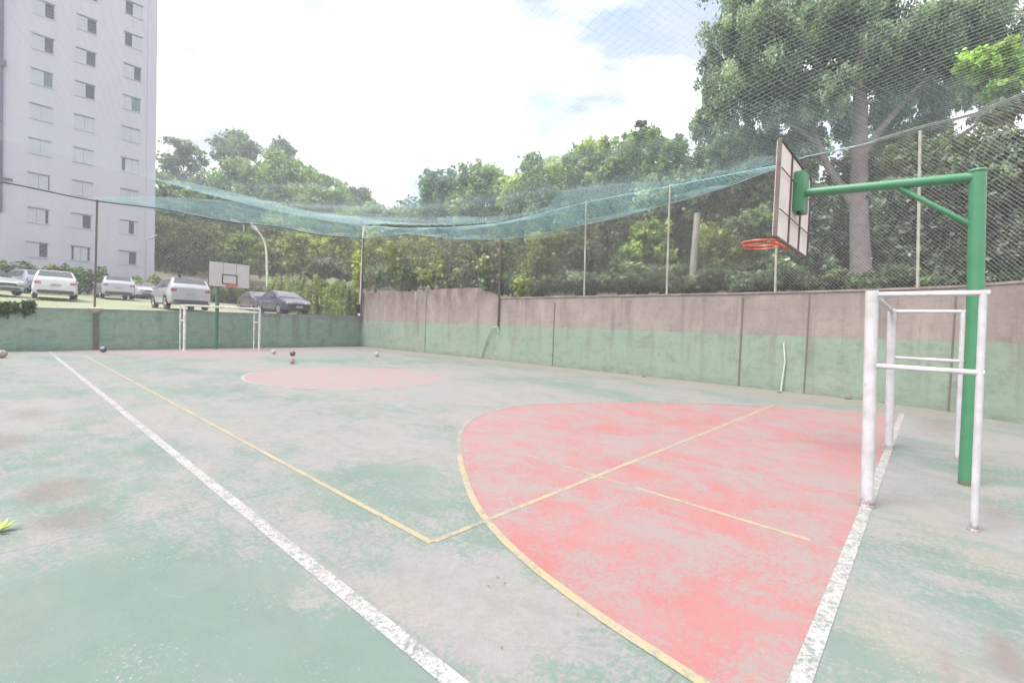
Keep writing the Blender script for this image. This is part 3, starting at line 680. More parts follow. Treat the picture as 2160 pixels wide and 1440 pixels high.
# ------------------------------------------------------------------ balls and small things on the court
def ball(px, py, r_, c1, c2, label):
    q = ground(px, py+5*1.0); b = MB(); prof = [(r_*math.sin(a), r_-r_*math.cos(a)) for a in np.linspace(.05, math.pi-.05, 13)]
    b.lathe(prof, (0, 0, 0), 20); m, t, bs = newmat('ball_skin'); g = N(t, 'ShaderNodeTexCoord'); v_ = N(t, 'ShaderNodeTexVoronoi'); v_.inputs['Scale'].default_value = 1/r_*.9
    t.links.new(g.outputs['Object'], v_.inputs['Vector']); mr = N(t, 'ShaderNodeMapRange'); mr.inputs[1].default_value = .3; mr.inputs[2].default_value = .6
    sp = N(t, 'ShaderNodeSeparateColor'); t.links.new(v_.outputs['Color'], sp.inputs[0]); t.links.new(sp.outputs[0], mr.inputs[0])
    t.links.new(mixc(t, mr.outputs[0], c1, c2), bs.inputs['Base Color']); bs.inputs['Roughness'].default_value = .5
    o = b.build('ball', m, smooth=True); o.location = (q.x, q.y, .004); return tag(o, label, 'ball', 'balls lying on the far half of the court')
ball(218, 738, .115, (.06, .06, .11), (.20, .21, .28), 'dark blue ball against the end wall left of the far goal')
ball(577, 742, .10, (.45, .42, .42), (.33, .28, .26), 'white ball just right of the far goal')
ball(617, 746, .115, (.13, .05, .05), (.20, .09, .09), 'dark red ball, the farther of two close together')
ball(617, 762, .11, (.45, .38, .38), (.28, .14, .14), 'white and red ball in front of the dark red ball')
ball(795, 747, .11, (.42, .47, .38), (.26, .32, .20), 'white and green ball near the side wall corner')
ball(4, 750, .125, (.32, .25, .20), (.24, .19, .15), 'tan ball at the left edge near the end wall')
# pipe leaning on the side wall
q1 = onplane(1647, 824, (13.7, 6), (13.68, 2)); q2 = onplane(1653, 722, (13.74, 6), (13.72, 2)); qm = onplane(1656, 760, (13.72, 6), (13.7, 2))
b = MB(); b.tube([(q1.x, q1.y, .0), (qm.x, qm.y, qm.z), (q2.x, q2.y, q2.z)], .022, 8)
tag(b.build('plastic_pipe', M['pipe'], loc=(q1.x, q1.y, 0), smooth=True), 'thin white plastic pipe leaning upright against the green side wall', 'pipe')
A_, B_ = (13.88, 14.0), (13.84, 8)
b = MB(); P_ = [onplane(px, py, A_, B_) for px, py in ((1015, 750), (1022, 728), (1031, 705), (1038, 690), (1050, 689), (1053, 700))]
P_ = [(p.x-.03, p.y, max(p.z, .02)) for p in P_]; b.tube(P_, [.032, .028, .024, .02, .02, .02], 7)
tag(b.build('rope', simple('pale_green_rope', (.42, .48, .38), .8), loc=P_[0], smooth=True), 'pale bent rope hanging down the green side wall under the dark post', 'rope')
# rubble along the foot of the side wall
def rub(px, py, s_, label):
    q = ground(px, py); b = MB(); rg = random.Random(int(px)); n = 9
    b.lathe([(s_*.9, 0), (s_, s_*.2), (s_*.7, s_*.5), (s_*.2, s_*.6)], (0, 0, 0), n)
    b.v = [(x*rg.uniform(.7, 1.2), y*rg.uniform(.7, 1.2), z) for x, y, z in b.v]
    o = b.build('stone', M['joint']); o.location = (q.x, q.y, .001); tag(o, label, 'stone', 'stones at the foot of the side wall')
rub(1646, 828, .07, 'dark stone at the foot of the white pipe'); rub(1788, 841, .08, 'dark stone at the wall foot left of the near goal'); rub(1357, 795, .08, 'dark stone at the wall foot left of the white pipe')
for i, (px, py) in enumerate(((1049, 1219), (1064, 1231), (1030, 1238), (1219, 1297), (1058, 1368))):
    q = ground(px, py); rg = random.Random(i); b = MB(); l = .010
    b.add([(-l, 0, .001), (0, l*.5, .007), (l*1.3, 0, .002), (0, -l*.5, .005)], [(0, 1, 2, 3)])
    o = b.build('fallen_leaf', M['rust']); o.location = (q.x, q.y, .006); o.rotation_euler.z = rg.uniform(0, 6)
    tag(o, 'tiny dark dry leaf on the near floor, '+('topmost of the cluster of three', 'rightmost of the cluster of three', 'leftmost of the cluster of three', 'alone right beside the yellow arc line', 'lowest one, nearest the bottom edge')[i], 'leaf', 'dry leaves scattered on the near floor')

# ------------------------------------------------------------------ apartment tower
YB = 54.
bt = thing('apartment_tower', 'tall pale lilac apartment tower with shuttered windows behind the parked cars', 'building', (1, YB, 2.6))
def lb(b, name, mat, parent, smooth=False):
    o = b.build(name, mat, smooth=smooth)
    o.parent = parent; root = parent
    if root.type == 'EMPTY': o.matrix_parent_inverse = Matrix.Translation(root.location).inverted()
    return o
X0, X1, Z0, Z1 = -14., 8.62, 2.6, 34.5
wins = []
for col, (xc, xshift) in enumerate(((.93, .045), (3.53, .042), (6.68, .03))):
    for r_ in range(10): wins.append((col, r_, xc+xshift*r_, 6.36+.06*col+2.765*r_))
op = {  # (column,row): list of (start fraction, end fraction) of the dark opening, kind
 (0, 0): [(.60, 1)], (0, 1): [(.84, 1)], (0, 2): [(.93, 1)], (0, 5): [(.58, 1, 't')], (0, 6): [(.58, 1)], (0, 7): [(.56, 1)], (0, 8): [(.5, 1)],
 (1, 0): [(0, .13), (.86, 1)], (1, 1): [(.56, 1)], (1, 5): [(.52, 1)], (1, 6): [(.52, 1)], (1, 7): [(.52, 1)], (1, 8): [(.45, 1)],
 (2, 0): [(.57, 1)], (2, 1): [(.52, .80)], (2, 3): [(0, .2)], (2, 5): [(.5, 1, 't')], (2, 6): [(.6, 1)], (2, 7): [(0, .42)], (2, 8): [(0, .42)], (2, 9): [(0, .4)]}
WW, WH, RC = 1.22, 1.16, .10
# facade with real window openings: build a grid around them
b = MB()
xs_cols = {c: sorted([w_ for w_ in wins if w_[0] == c], key=lambda a: a[1]) for c in range(3)}
bounds = [X0, 2.35, 5.2, X1]
for c in range(3):
    L0, L1 = bounds[c], bounds[c+1]; zc = Z0
    for (_, r_, xc, zz) in xs_cols[c]:
        z0, z1, a0, a1 = zz-WH/2, zz+WH/2, xc-WW/2, xc+WW/2
        def quad(x0, x1, q0, q1): b.add([(x0, YB, q0), (x1, YB, q0), (x1, YB, q1), (x0, YB, q1)], [(0, 1, 2, 3)])
        quad(L0, L1, zc, z0); quad(L0, a0, z0, z1); quad(a1, L1, z0, z1); zc = z1
        # reveals
        b.add([(a0, YB, z0), (a1, YB, z0), (a1, YB, z1), (a0, YB, z1), (a0, YB+RC, z0), (a1, YB+RC, z0), (a1, YB+RC, z1), (a0, YB+RC, z1)], [(0, 4, 5, 1), (1, 5, 6, 2), (2, 6, 7, 3), (3, 7, 4, 0)])
    quad(L0, L1, zc, Z1)
b.add([(X1, YB, Z0), (X1, YB+14, Z0), (X1, YB+14, Z1), (X1, YB, Z1), (X0, YB, Z0), (X0, YB+14, Z0), (X0, YB+14, Z1), (X0, YB, Z1)], [(0, 1, 2, 3), (5, 4, 7, 6), (1, 5, 6, 2), (3, 2, 6, 7)])
lb(b, 'wall', M['facade'], bt)
b = MB(); b.box((X1-.35, YB-.04, (Z0+Z1)/2), (.66, .076, Z1-Z0)); lb(b, 'corner_pilaster', M['facade'], bt)
b = MB(); b.box(((X0+X1)/2, YB+7, Z1+.25), (X1-X0+.5, 14.5, .5)); lb(b, 'roof', M['facade'], bt)
for (c, r_, xc, zz) in wins:
    z0, z1, a0, a1 = zz-WH/2, zz+WH/2, xc-WW/2, xc+WW/2
    b = MB()
    for s_ in (a0+.025, a1-.025): b.box((s_, YB+.065, zz), (.05, .06, WH))
    for s_ in (z0+.025, z1-.025): b.box((xc, YB+.065, s_), (WW-.1, .06, .05))
    wf_ = lb(b, 'window', M['frame'], bt)
    opens = op.get((c, r_), [])
    b = MB(); b.box((xc, YB+.115, zz), (WW, .02, WH)); kind = any(len(o_) > 2 for o_ in opens)
    lb(b, 'pane', M['tealglass'] if kind else M['winglass'], wf_)
    # shutters: the closed stretches between openings
    segs = []; x = 0.
    for o_ in sorted(opens):
        if o_[0] > x: segs.append((x, o_[0]))
        x = o_[1]
    if x < 1: segs.append((x, 1))
    b = MB()
    for s0, s1 in segs:
        n2 = 2 if s1-s0 > .7 else 1
        for k in range(n2):
            u0, u1 = s0+(s1-s0)*k/n2, s0+(s1-s0)*(k+1)/n2
            b.box((a0+WW*(u0+u1)/2, YB+.025+.012*k, zz-.02), (WW*(u1-u0)-.02, .03, WH-.06))
            for q in range(9): b.box((a0+WW*(u0+u1)/2, YB+.006+.012*k, z0+.1+q*(WH-.2)/8), (WW*(u1-u0)-.12, .01, .02))
    if segs: lb(b, 'shutter', M['shutter'], wf_)
    b = MB(); b.box((xc, YB-.03, z1+.05), (WW+.1, .09, .06)); lb(b, 'lintel', M['frame'], wf_)
    b = MB(); b.box((xc, YB-.02, z0-.03), (WW+.12, .08, .05)); lb(b, 'sill', M['facade'], wf_)
b = MB(); b.tube([(-1.10, YB-.12, 9), (-1.02, YB-.12, 34)], .11, 8); b.box((-.95, YB-.25, 20.4), (.3, .25, .4)); b.box((-.7, YB-.25, 11.6), (.5, .25, .12))
lb(b, 'drainpipe', simple('dark_violet_pipe', (.12, .09, .16), .6), bt)

# ------------------------------------------------------------------ cars
def car(label, loc, rz, paint, L_=4.1, W_=1.74, H_=1.48, style='hatch', roofdark=False, group='cars parked beyond the end wall'):
    t = thing('parked_car', label, 'car', loc, rz, group)
    xr = -L_/2; xf = L_/2; k = H_/1.48
    # side profile stations: x, zbottom, zbelt, zroof, roof half-width factor, body half-width factor
    if style == 'hatch': roof = [(0, .93), (.035, 1.10), (.10, 1.38), (.17, 1.455), (.38, 1.48), (.55, 1.44), (.66, 1.20), (.745, .99), (.86, .92), (.95, .80), (1, .62)]
    elif style == 'suv': roof = [(0, .98), (.03, 1.13), (.09, 1.40), (.14, 1.45), (.36, 1.48), (.56, 1.45), (.66, 1.26), (.73, 1.08), (.86, 1.02), (.95, .90), (1, .70)]
    else: roof = [(0, .92), (.05, .99), (.16, 1.03), (.28, 1.33), (.40, 1.46), (.55, 1.44), (.66, 1.22), (.75, 1.0), (.87, .92), (.95, .80), (1, .62)]
    fr_ = [0, .02, .05, .09, .13, .17, .22, .28, .34, .40, .46, .52, .56, .61, .66, .70, .745, .8, .86, .92, .96, .985, 1]
    zr = [float(np.interp(f_, [a for a, _ in roof], [c_ for _, c_ in roof]))*k for f_ in fr_]
    belt = [min(z_, (.93+.03*(1-f_))*k) for f_, z_ in zip(fr_, zr)]
    b = MB(); rings = []
    for f_, zt, zb in zip(fr_, zr, belt):
        x = xr+f_*L_; taper = 1-.10*max(0, (.06-f_)/.06)**1.5-.20*max(0, (f_-.86)/.14)**2
        w2 = W_/2*taper; low = .24*k+.10*max(0, (.04-f_)/.04)+.06*max(0, (f_-.95)/.05)
        cab = zt-zb; rw_ = w2*(1-.22*min(1, cab/(.45*k))) if cab > .02 else w2*.90
        rear_in = 0
        pr = [(0, low), (w2*.86, low), (w2*.97, low+.07), (w2, low+.25*k), (w2, zb-.13), (w2*.965, zb), (rw_+(w2*.965-rw_)*.5, zb+cab*.5), (rw_, zt-.05*min(1, cab*4)), (rw_*.86, zt), (0, zt+.012)]
        rings.append([(x, y, z) for y, z in pr]+[(x, -y, z) for y, z in pr[-2:0:-1]])
    n = len(rings[0])
    for r_ in rings: b.v += r_
    for i in range(len(rings)-1):
        for j in range(n): a = i*n+j; c_ = i*n+(j+1) % n; b.f.append((a, a+n, c_+n, c_))
    b.f.append(tuple(range(n))); b.f.append(tuple((len(rings)-1)*n+j for j in range(n-1, -1, -1)))
    body = b.build('body', paint, t, smooth=True)
    # glass: quads slightly proud of the body shell
    def P(i, j, e=.006):
        p = Vector(rings[i][j]); c_ = Vector((p.x, 0, .8)); d = (p-c_); d.x = 0; return p+d.normalized()*e
    def idx(f_): return min(range(len(fr_)), key=lambda i: abs(fr_[i]-f_))
    i0, i1 = (idx(.13), idx(.66)) if style != 'sedan' else (idx(.22), idx(.66))
    for sgn, name in ((1, 'side_window'), (-1, 'side_window')):
        for (q0, q1) in ((i0, idx(.34)), (idx(.34), i1)):
            b = MB(); rows = []
            for i in range(q0, q1+1):
                p0 = P(i, 5, .01); p1 = P(i, 7, .012); a_ = p0.lerp(p1, .10); c_ = p0.lerp(p1, .90)
                if i == q0: a_.x += .03; c_.x += .03
                if i == q1: a_.x -= .03; c_.x -= .03
                a_.y *= sgn; c_.y *= sgn; a_.y += .012*sgn; c_.y += .012*sgn; rows += [a_, c_]
            b.v = [tuple(p) for p in rows]; b.f = [(2*i, 2*i+2, 2*i+3, 2*i+1) for i in range(len(rows)//2-1)]
            b.build(name, M['carglass'], t)
    def endglass(name, fs):
        b = MB(); m_ = []
        for f_ in fs:
            z_ = float(np.interp(f_, [a for a, _ in roof], [c_ for _, c_ in roof]))*k
            x = xr+f_*L_; zb = (.93+.03*(1-f_))*k; cab = max(z_-zb, 0); w2 = W_/2; rw_ = w2*(1-.22*min(1, cab/(.45*k)))*.86 if cab > .02 else w2*.84
            m_.append((x, rw_, z_+.016))
        for (x, w_, z) in m_: b.v += [(x, w_, z), (x, 0, z+.008), (x, -w_, z)]
        for i in range(len(m_)-1): b.f += [(3*i, 3*i+1, 3*i+4, 3*i+3), (3*i+1, 3*i+2, 3*i+5, 3*i+4)]
        o_ = b.build(name, M['carglass'], t)
        s_ = -1 if 'rear' in name else 1; o_.location = (s_*.012, 0, .004)
    endglass('rear_window', [.042, .06, .08, .098, .112] if style != 'sedan' else [.17, .20, .24, .29, .33])
    endglass('windscreen', [.57, .60, .63, .66, .70, .735])
    # lamps, bumpers, plates
    zl = (.80 if style != 'suv' else .86)*k
    for s_ in (-1, 1):
        b = MB(); b.bevbox((xr+.05, s_*(W_/2-.20), zl), (.14, .27, .15*k), .03); b.build('tail_light', M['tail'], t)
        b = MB(); b.bevbox((xf-.13, s_*(W_/2*.84-.17), .68*k), (.24, .34, .13*k), .03); b.build('headlight', M['head'], t)
        b = MB(); b.bevbox((xr+.655*L_, s_*(W_/2+.07), 1.0*k), (.12, .19, .13), .02); b.build('mirror', paint, t)
    b = MB(); b.bevbox((xr+.0, 0, .36*k), (.10, W_*.80, .17), .03); b.build('rear_bumper_trim', M['plastic'], t)
    b = MB(); b.bevbox((xf-.035, 0, .36*k), (.10, W_*.62, .14), .03); b.bevbox((xf-.02, 0, .60*k), (.06, W_*.42, .13), .02); b.build('front_grille', M['plastic'], t)
    b = MB(); b.bevbox((xr-.012, 0, .70*k), (.03, .40, .13), .004); b.build('number_plate', M['plate'], t)
    b = MB(); b.bevbox((xf+.03, 0, .46*k), (.02, .40, .13), .004); b.build('number_plate', M['plate'], t)
    for fx in (.19, .80):
        for s_ in (-1, 1):
            x = xr+fx*L_; y = s_*(W_/2-.10); r_ = .315*k
            b = MB(); prof = [(r_*.60, -.10), (r_*.97, -.10), (r_, -.06), (r_, .06), (r_*.97, .10), (r_*.60, .10)]
            b.lathe(prof, (x, y, r_), 22, 'Y'); wh = b.build('wheel', M['tyre'], t, smooth=True)
            b = MB(); b.lathe([(r_*.1, s_*.085), (r_*.66, s_*.105)][::s_], (x, y, r_), 18, 'Y')
            for q in range(5):
                a = q*2*math.pi/5; b.tube([(x, y+s_*.112, r_), (x+math.cos(a)*r_*.6, y+s_*.112, r_+math.sin(a)*r_*.6)], .022, 5)
            b.build('rim', M['rim'], wh)
            b = MB(); a_ = np.linspace(-.15, math.pi+.15, 14)     # arch
            b.tube([(x+math.cos(q)*(r_+.05), s_*(W_/2-.01), r_+math.sin(q)*(r_+.05)) for q in a_], .03, 5); b.build('wheel_arch', M['plastic'] if style == 'suv' else paint, t)
    return t
def lotpos(x, y): return (x, y, lot_z(y-ye(x)-.12))
white = carpaint('white_paint', (.50, .49, .51), 0); silver = carpaint('silver_paint', (.42, .42, .46), .35); lilac = carpaint('blueish_silver_paint', (.30, .32, .44), .35)
navy = carpaint('dark_blue_paint', (.055, .06, .10), .4); plum = carpaint('dark_plum_paint', (.12, .07, .09), .4); mint = carpaint('pale_silver_green_paint', (.42, .46, .44), .3)
H2 = math.pi/2
car('white hatchback seen from behind with red tail lights on the left of the lot', lotpos(.95, 37.6), H2-R(2), white, 4.2, 1.80, 1.60, 'hatch')
car('large silver suv seen from behind just left of the far hoop', lotpos(5.35, 30.0), H2, silver, 4.4, 1.86, 1.66, 'suv')
car('dark blue car facing forward right of the far hoop', lotpos(10.85, 30.2), -H2+R(4), navy, 4.1, 1.76, 1.50, 'sedan')
car('dark plum car half hidden behind the dark blue one', lotpos(11.75, 37.0), -H2, plum, 4.0, 1.7, 1.45, 'sedan')
car('silver suv seen from behind beneath the tower, between white hatchback and large suv', lotpos(4.35, 43.3), H2, silver, 4.2, 1.80, 1.55, 'suv')
car('small white car facing forward behind the large silver suv', lotpos(6.75, 48.5), -H2+R(8), white, 3.8, 1.66, 1.42, 'sedan')
car('pale silver car cut off by the left edge', lotpos(-1.75, 39.0), -H2+R(25), mint, 4.1, 1.75, 1.48, 'hatch')
car('blueish silver car behind the white hatchback', lotpos(.05, 45.6), H2+R(20), lilac, 4.2, 1.75, 1.52, 'hatch')

# ------------------------------------------------------------------ lamps and poles outside
def street_lamp(pxs, D, r_, label, mat=None):
    P_ = [at(px, py, D) for px, py in pxs]; b0 = P_[0]; t = thing('street_lamp', label, 'street lamp', b0)
    b = MB(); pts = spline([tuple(p-b0) for p in P_], 6); n = len(pts); b.tube(pts, [r_*(1-.5*i/n) for i in range(n)], 8); b.build('pole', mat or M['galv'], t, smooth=True)
    e = P_[-1]-b0; d = (P_[-1]-P_[-2]).normalized(); b = MB(); b.tube([e-d*.1, e+d*.25, e+d*.7], [r_*.8, r_*1.6, r_*.7], 8); b.build('lamp_head', mat or M['galv'], t, smooth=True)
street_lamp([(564, 618), (563, 570), (561, 525), (553, 500), (541, 485)], 46, .11, 'pale curved street lamp rising above the dark blue car', M['old_white'])
street_lamp([(512, 560), (513, 520), (514, 480), (509, 470), (502, 468)], 60, .08, 'thin faint street lamp among the trees left of the curved one', M['old_white'])
street_lamp([(306, 592), (307, 550), (308, 512), (311, 506), (315, 504)], 50, .05, 'thin grey lamp post in front of the tower right corner')
q0 = at(1457, 625, 19.5); q1 = at(1471, 450, 19.5); b = MB(); b.tube([(q0.x, q0.y, 2.2), q1], [.15, .115], 8)
tag(b.build('concrete_post', simple('pale_concrete', (.36, .34, .30), .85, var=.2, scale=2), loc=(q0.x, q0.y, 2.2), smooth=True), 'pale concrete post leaning slightly among the trees behind the side wall', 'post')
q0 = at(382, 600, 62); q1 = at(382, 520, 62)

# ------------------------------------------------------------------ vegetation
RNG = np.random.default_rng(11)
def leaves(blobs, leaf, cover, c1, c2, seed, shape=1.6, sub=.26, fill=.45, droop=0.):
    """blobs: (centre Vector, (rx,ry,rz)). returns verts, faces, colours"""
    rg = np.random.default_rng(seed); V, C = [], []
    for c, r_ in blobs:
        r_ = np.array(r_); c = np.array(c); rm = float(np.cbrt(r_.prod()))
        ns = int(max(14, 2.6/(sub*sub)))
        dirs = rg.normal(size=(ns, 3)); dirs /= np.linalg.norm(dirs, axis=1)[:, None]
        rad = rg.uniform(fill, 1.0, ns)[:, None]; sc_ = c+dirs*rad*r_*rg.uniform(.75, 1.08, (ns, 1))
        sr = sub*rg.uniform(.4, 1.5, ns); tint = rg.uniform(0, 1, ns)
        for k in range(ns):
            srv = r_*sr[k]; n = int(cover*math.pi*float(srv.mean())**2*5.6/(leaf*leaf))
            n = max(6, min(n, 9000)); d = rg.normal(size=(n, 3)); d /= np.linalg.norm(d, axis=1)[:, None]
            p = sc_[k]+d*srv*(rg.uniform(.2, 1.0, n)**.6*rg.choice([1, 1, 1, 1.25, 1.5], n))[:, None]
            p[:, 2] -= droop*rg.uniform(0, 1, n)*srv[2]
            nn = d*.7+rg.normal(size=(n, 3))*.75; nn[:, 2] += .35; nn /= np.linalg.norm(nn, axis=1)[:, None]
            a = np.cross(nn, rg.normal(size=(n, 3))); a /= np.linalg.norm(a, axis=1)[:, None]+1e-9; bb_ = np.cross(nn, a)
            if droop: a = a*.5+np.array([0, 0, -1.])*.7; a /= np.linalg.norm(a, axis=1)[:, None]
            s = leaf*(.4+1.1*rg.uniform(0, 1, n)**1.5)[:, None]
            q = np.stack([p-a*s*.5*shape, p+bb_*s*.5-a*s*.1, p+a*s*.5*shape, p-bb_*s*.5+nn*s*.15], 1)
            V.append(q.reshape(-1, 3))
            f_ = np.clip(tint[k]*.75+rg.uniform(-.15, .4, n), 0, 1)[:, None]; br = rg.uniform(.55, 1.45, n)[:, None]*rg.uniform(.6, 1.5)
            C.append(np.repeat((np.array(c1)*(1-f_)+np.array(c2)*f_)*br*2.15, 4, 0))
    V = np.concatenate(V); C = np.concatenate(C); F_ = np.arange(len(V)).reshape(-1, 4); return V, F_, C
def leaf_obj(name, blobs, leaf, cover, c1, c2, seed, parent=None, loc=(0, 0, 0), **k):
    v, f, c = leaves(blobs, leaf, cover, c1, c2, seed, **k)
    o = rawmesh(name, v, f, M['leaf'], None, loc)
    ca = o.data.color_attributes.new('tint', 'FLOAT_COLOR', 'POINT'); ca.data.foreach_set('color', np.column_stack([c, np.ones(len(c))]).astype(np.float32).ravel())
    return o
def tree(label, blobs_px, D, leafpx, c1, c2, trunk=None, bark='dbark', cover=1.0, gz=None, name='tree', cat='tree', limbs=True, group=None, trunkr=None, dep=.8, **k):
    """blobs_px: (px, py, rpx, rpy[, dD]) seen from the photograph's standpoint, at horizontal distance D"""
    bl = []
    for q in blobs_px:
        d_ = D+(q[4] if len(q) > 4 else 0); s = depth(at(q[0], q[1], d_))/F
        if q[0] > 770:
            wq = onplane(min(q[0], 2200), 640, (13.9, 20), (13.8, 3)); wd = math.hypot(wq.x-CAM.x, wq.y-CAM.y)
            d_ = max(d_, wd+.7+q[2]*s*1.12*dep)
        c = at(q[0], q[1], d_); s = depth(c)/F; h = q[2]*s*1.12; v_ = q[3]*s*1.12; bl.append((c, (h, h*dep, v_)))
    s = depth(bl[0][0])/F; D = max(D, math.hypot(bl[0][0].x-CAM.x, bl[0][0].y-CAM.y) if blobs_px[0][0] > 770 else D); base = at(trunk[0], trunk[1], D) if trunk else at(blobs_px[0][0], 640, D)
    z0 = gz if gz is not None else base.z
    bp = Vector((base.x, base.y, z0)); t = thing(name, label, cat, bp, 0, group)
    tag(par(leaf_obj('crown', bl, leafpx*s, cover, c1, c2, abs(hash_(label)), **k), t))
    rt = trunkr if trunkr else max(.08, max(b_[1][2] for b_ in bl)*.06)
    if limbs:
        cen = sum((b_[0] for b_ in bl), Vector())/len(bl); b = MB(); low = min(b_[0].z-b_[1][2] for b_ in bl)
        fork = Vector(((bp.x*.6+cen.x*.4), (bp.y*.6+cen.y*.4), z0+(max(low, z0+.5)-z0)*.8+.3))
        b.tube([bp-Vector((0, 0, .3)), bp.lerp(fork, .5)+Vector((rt*.6, 0, 0)), fork], [rt*1.25, rt, rt*.85], 8)
        for c, r_ in bl:
            m_ = fork.lerp(c, .5)+Vector((rnd.uniform(-.1, .1)*r_[0], rnd.uniform(-.1, .1)*r_[0], r_[2]*.1)); b.tube([fork, m_, c+Vector((0, 0, r_[2]*.5))], [rt*.6, rt*.4, rt*.12], 6)
        par(b.build('trunk', M[bark], smooth=True), t)
    return t
def hash_(s):
    h = 7
    for ch in s: h = (h*31+ord(ch)) % 1000003
    return h
BG1, BG2 = (.070, .100, .066), (.17, .215, .135)     # blue-green
DG1, DG2 = (.045, .065, .042), (.11, .14, .085)    # dark
MG1, MG2 = (.10, .13, .055), (.235, .27, .10)        # mid green
YG1, YG2 = (.14, .17, .04), (.29, .29, .07)         # yellow green
OL1, OL2 = (.12, .135, .06), (.23, .235, .11)       # olive

# ---- far left hill
tree('sparse eucalyptus right beside the tower with airy tufts on bare twigs', [(366, 300, 18, 10), (388, 322, 16, 9), (403, 315, 22, 13), (372, 345, 24, 24), (418, 348, 20, 22), (395, 390, 40, 30)], 85, 3.6, (.06, .08, .06), (.12, .14, .10), (390, 470), 'dbark', .55, sub=.4)
tree('tall airy eucalyptus with a round tuft poking above the hill trees', [(507, 300, 30, 26), (465, 303, 20, 14), (540, 312, 18, 12), (470, 330, 22, 14), (505, 330, 30, 14)], 92, 3.6, (.06, .08, .06), (.12, .14, .10), (505, 470), 'dbark', .6, sub=.36)
tree('small airy treetop right of the tall eucalyptus', [(590, 308, 20, 17), (606, 322, 16, 14), (578, 318, 10, 8)], 92, 3.6, (.06, .08, .06), (.12, .14, .10), (600, 470), 'dbark', .75)
tree('dark blue green bushy tree touching the tower edge', [(350, 405, 30, 38), (340, 430, 22, 22), (395, 430, 50, 32), (360, 450, 40, 20)], 80, 4.2, BG1, BG2, (360, 560), cover=1.1)
tree('broad green tree with a domed crown in the middle of the hill', [(500, 385, 50, 42), (450, 420, 50, 50), (520, 440, 60, 50), (480, 460, 60, 40)], 78, 4.2, MG1, (.13, .18, .085), (480, 580), cover=1.1)
tree('highest dense green tree on the hill', [(600, 375, 55, 45), (560, 400, 50, 45), (640, 390, 45, 38), (590, 430, 70, 50)], 76, 4.2, MG1, (.14, .19, .085), (590, 580), cover=1.1)
tree('green tree on the right shoulder of the hill', [(690, 405, 45, 32), (660, 430, 55, 42), (710, 435, 35, 30), (640, 470, 70, 30)], 74, 4.2, (.06, .095, .045), MG2, (670, 580), cover=1.1)
tree('small dark round tree on the hill skyline', [(762, 420, 30, 26), (750, 435, 30, 26), (775, 445, 24, 20)], 82, 4., BG1, BG2, (760, 560))
tree('pale green rounded tree at the right foot of the hill', [(790, 455, 44, 28), (830, 470, 32, 20), (750, 470, 44, 28)], 66, 4.2, MG1, (.15, .19, .09), (790, 570))
tree('small dark tree in the gap beside the middle wood', [(865, 470, 22, 12), (880, 480, 26, 14), (850, 485, 30, 16)], 70, 4, BG1, BG2, (868, 560))
# lower row in front of the hill
for i, (lab, bl, D, c1, c2, tr) in enumerate((
    ('olive bushy tree low beside the tower', [(370, 500, 50, 42), (345, 540, 30, 30), (400, 540, 40, 34)], 62, OL1, OL2, (381, 602)),
    ('leafy green tree behind the large silver suv', [(440, 500, 45, 36), (430, 545, 50, 30), (470, 530, 40, 36)], 60, OL1, (.14, .16, .07), (440, 600)),
    ('bright lime green bush left of the curved lamp', [(490, 525, 30, 20), (515, 510, 32, 22), (545, 530, 26, 20), (505, 550, 40, 20)], 56, YG1, (.20, .26, .08), (510, 590)),
    ('dark grey green tree under the teal net', [(600, 500, 50, 30), (560, 500, 40, 26), (585, 540, 50, 40)], 60, OL1, OL2, (590, 600)),
    ('rounded yellow green bush right of the curved lamp', [(625, 530, 34, 34), (655, 515, 34, 26), (640, 555, 36, 24)], 52, OL1, (.22, .23, .08), (630, 600)),
    ('dark twiggy shrub above the vine hedge', [(685, 560, 38, 22), (665, 575, 28, 14), (715, 575, 26, 14)], 44, (.06, .06, .05), (.12, .12, .10), (685, 600)),
    ('yellow leafed tree left of the corner post', [(705, 520, 38, 28), (735, 545, 32, 36), (690, 545, 34, 22)], 48, OL1, YG2, (720, 600)),
    ('yellow green shrub right of the corner post', [(790, 540, 34, 42), (820, 565, 30, 34), (775, 580, 28, 30)], 34, YG1, (.27, .25, .06), (790, 630)),
    )):
    tree(lab, bl, D, 4.6, c1, c2, tr, cover=1.0, cat='bush' if 'bush' in lab or 'shrub' in lab else 'tree', name='bush' if 'bush' in lab or 'shrub' in lab else 'tree')
# ---- middle wood behind the side wall
tree('blue green conifer like tree at the left end of the middle wood', [(935, 400, 45, 45), (925, 450, 42, 34), (960, 440, 50, 40), (905, 425, 22, 22)], 46, 5., BG1, (.10, .16, .10), (930, 600), cover=1.1)
tree('light green broad tree at the left of the middle wood', [(1010, 385, 52, 40), (1060, 410, 45, 40), (990, 430, 50, 32), (1040, 375, 30, 30)], 42, 5.2, MG1, (.17, .22, .10), (1010, 600), cover=1.0)
tree('green tree in the middle wood behind the dark post', [(1120, 380, 48, 38), (1100, 420, 60, 36), (1160, 370, 40, 36), (1150, 420, 50, 36)], 38, 5.4, MG1, MG2, (1120, 600), cover=1.0)
tree('tall green tree at the centre of the middle wood', [(1225, 345, 48, 42), (1180, 380, 44, 40), (1265, 330, 40, 34), (1240, 400, 70, 44)], 34, 5.6, MG1, MG2, (1235, 600), cover=1.0)
tree('leafy tree with a ragged top next to the big tree', [(1330, 320, 44, 38), (1370, 300, 40, 30), (1300, 370, 50, 44), (1380, 360, 50, 50), (1420, 330, 34, 40)], 30, 5.8, MG1, (.13, .18, .08), (1350, 600), cover=1.0)
tree('thin dark pine top poking above the wood', [(1352, 262, 12, 8), (1362, 278, 14, 8), (1375, 290, 20, 10)], 33, 5., DG1, DG2, (1370, 600), trunkr=.12)
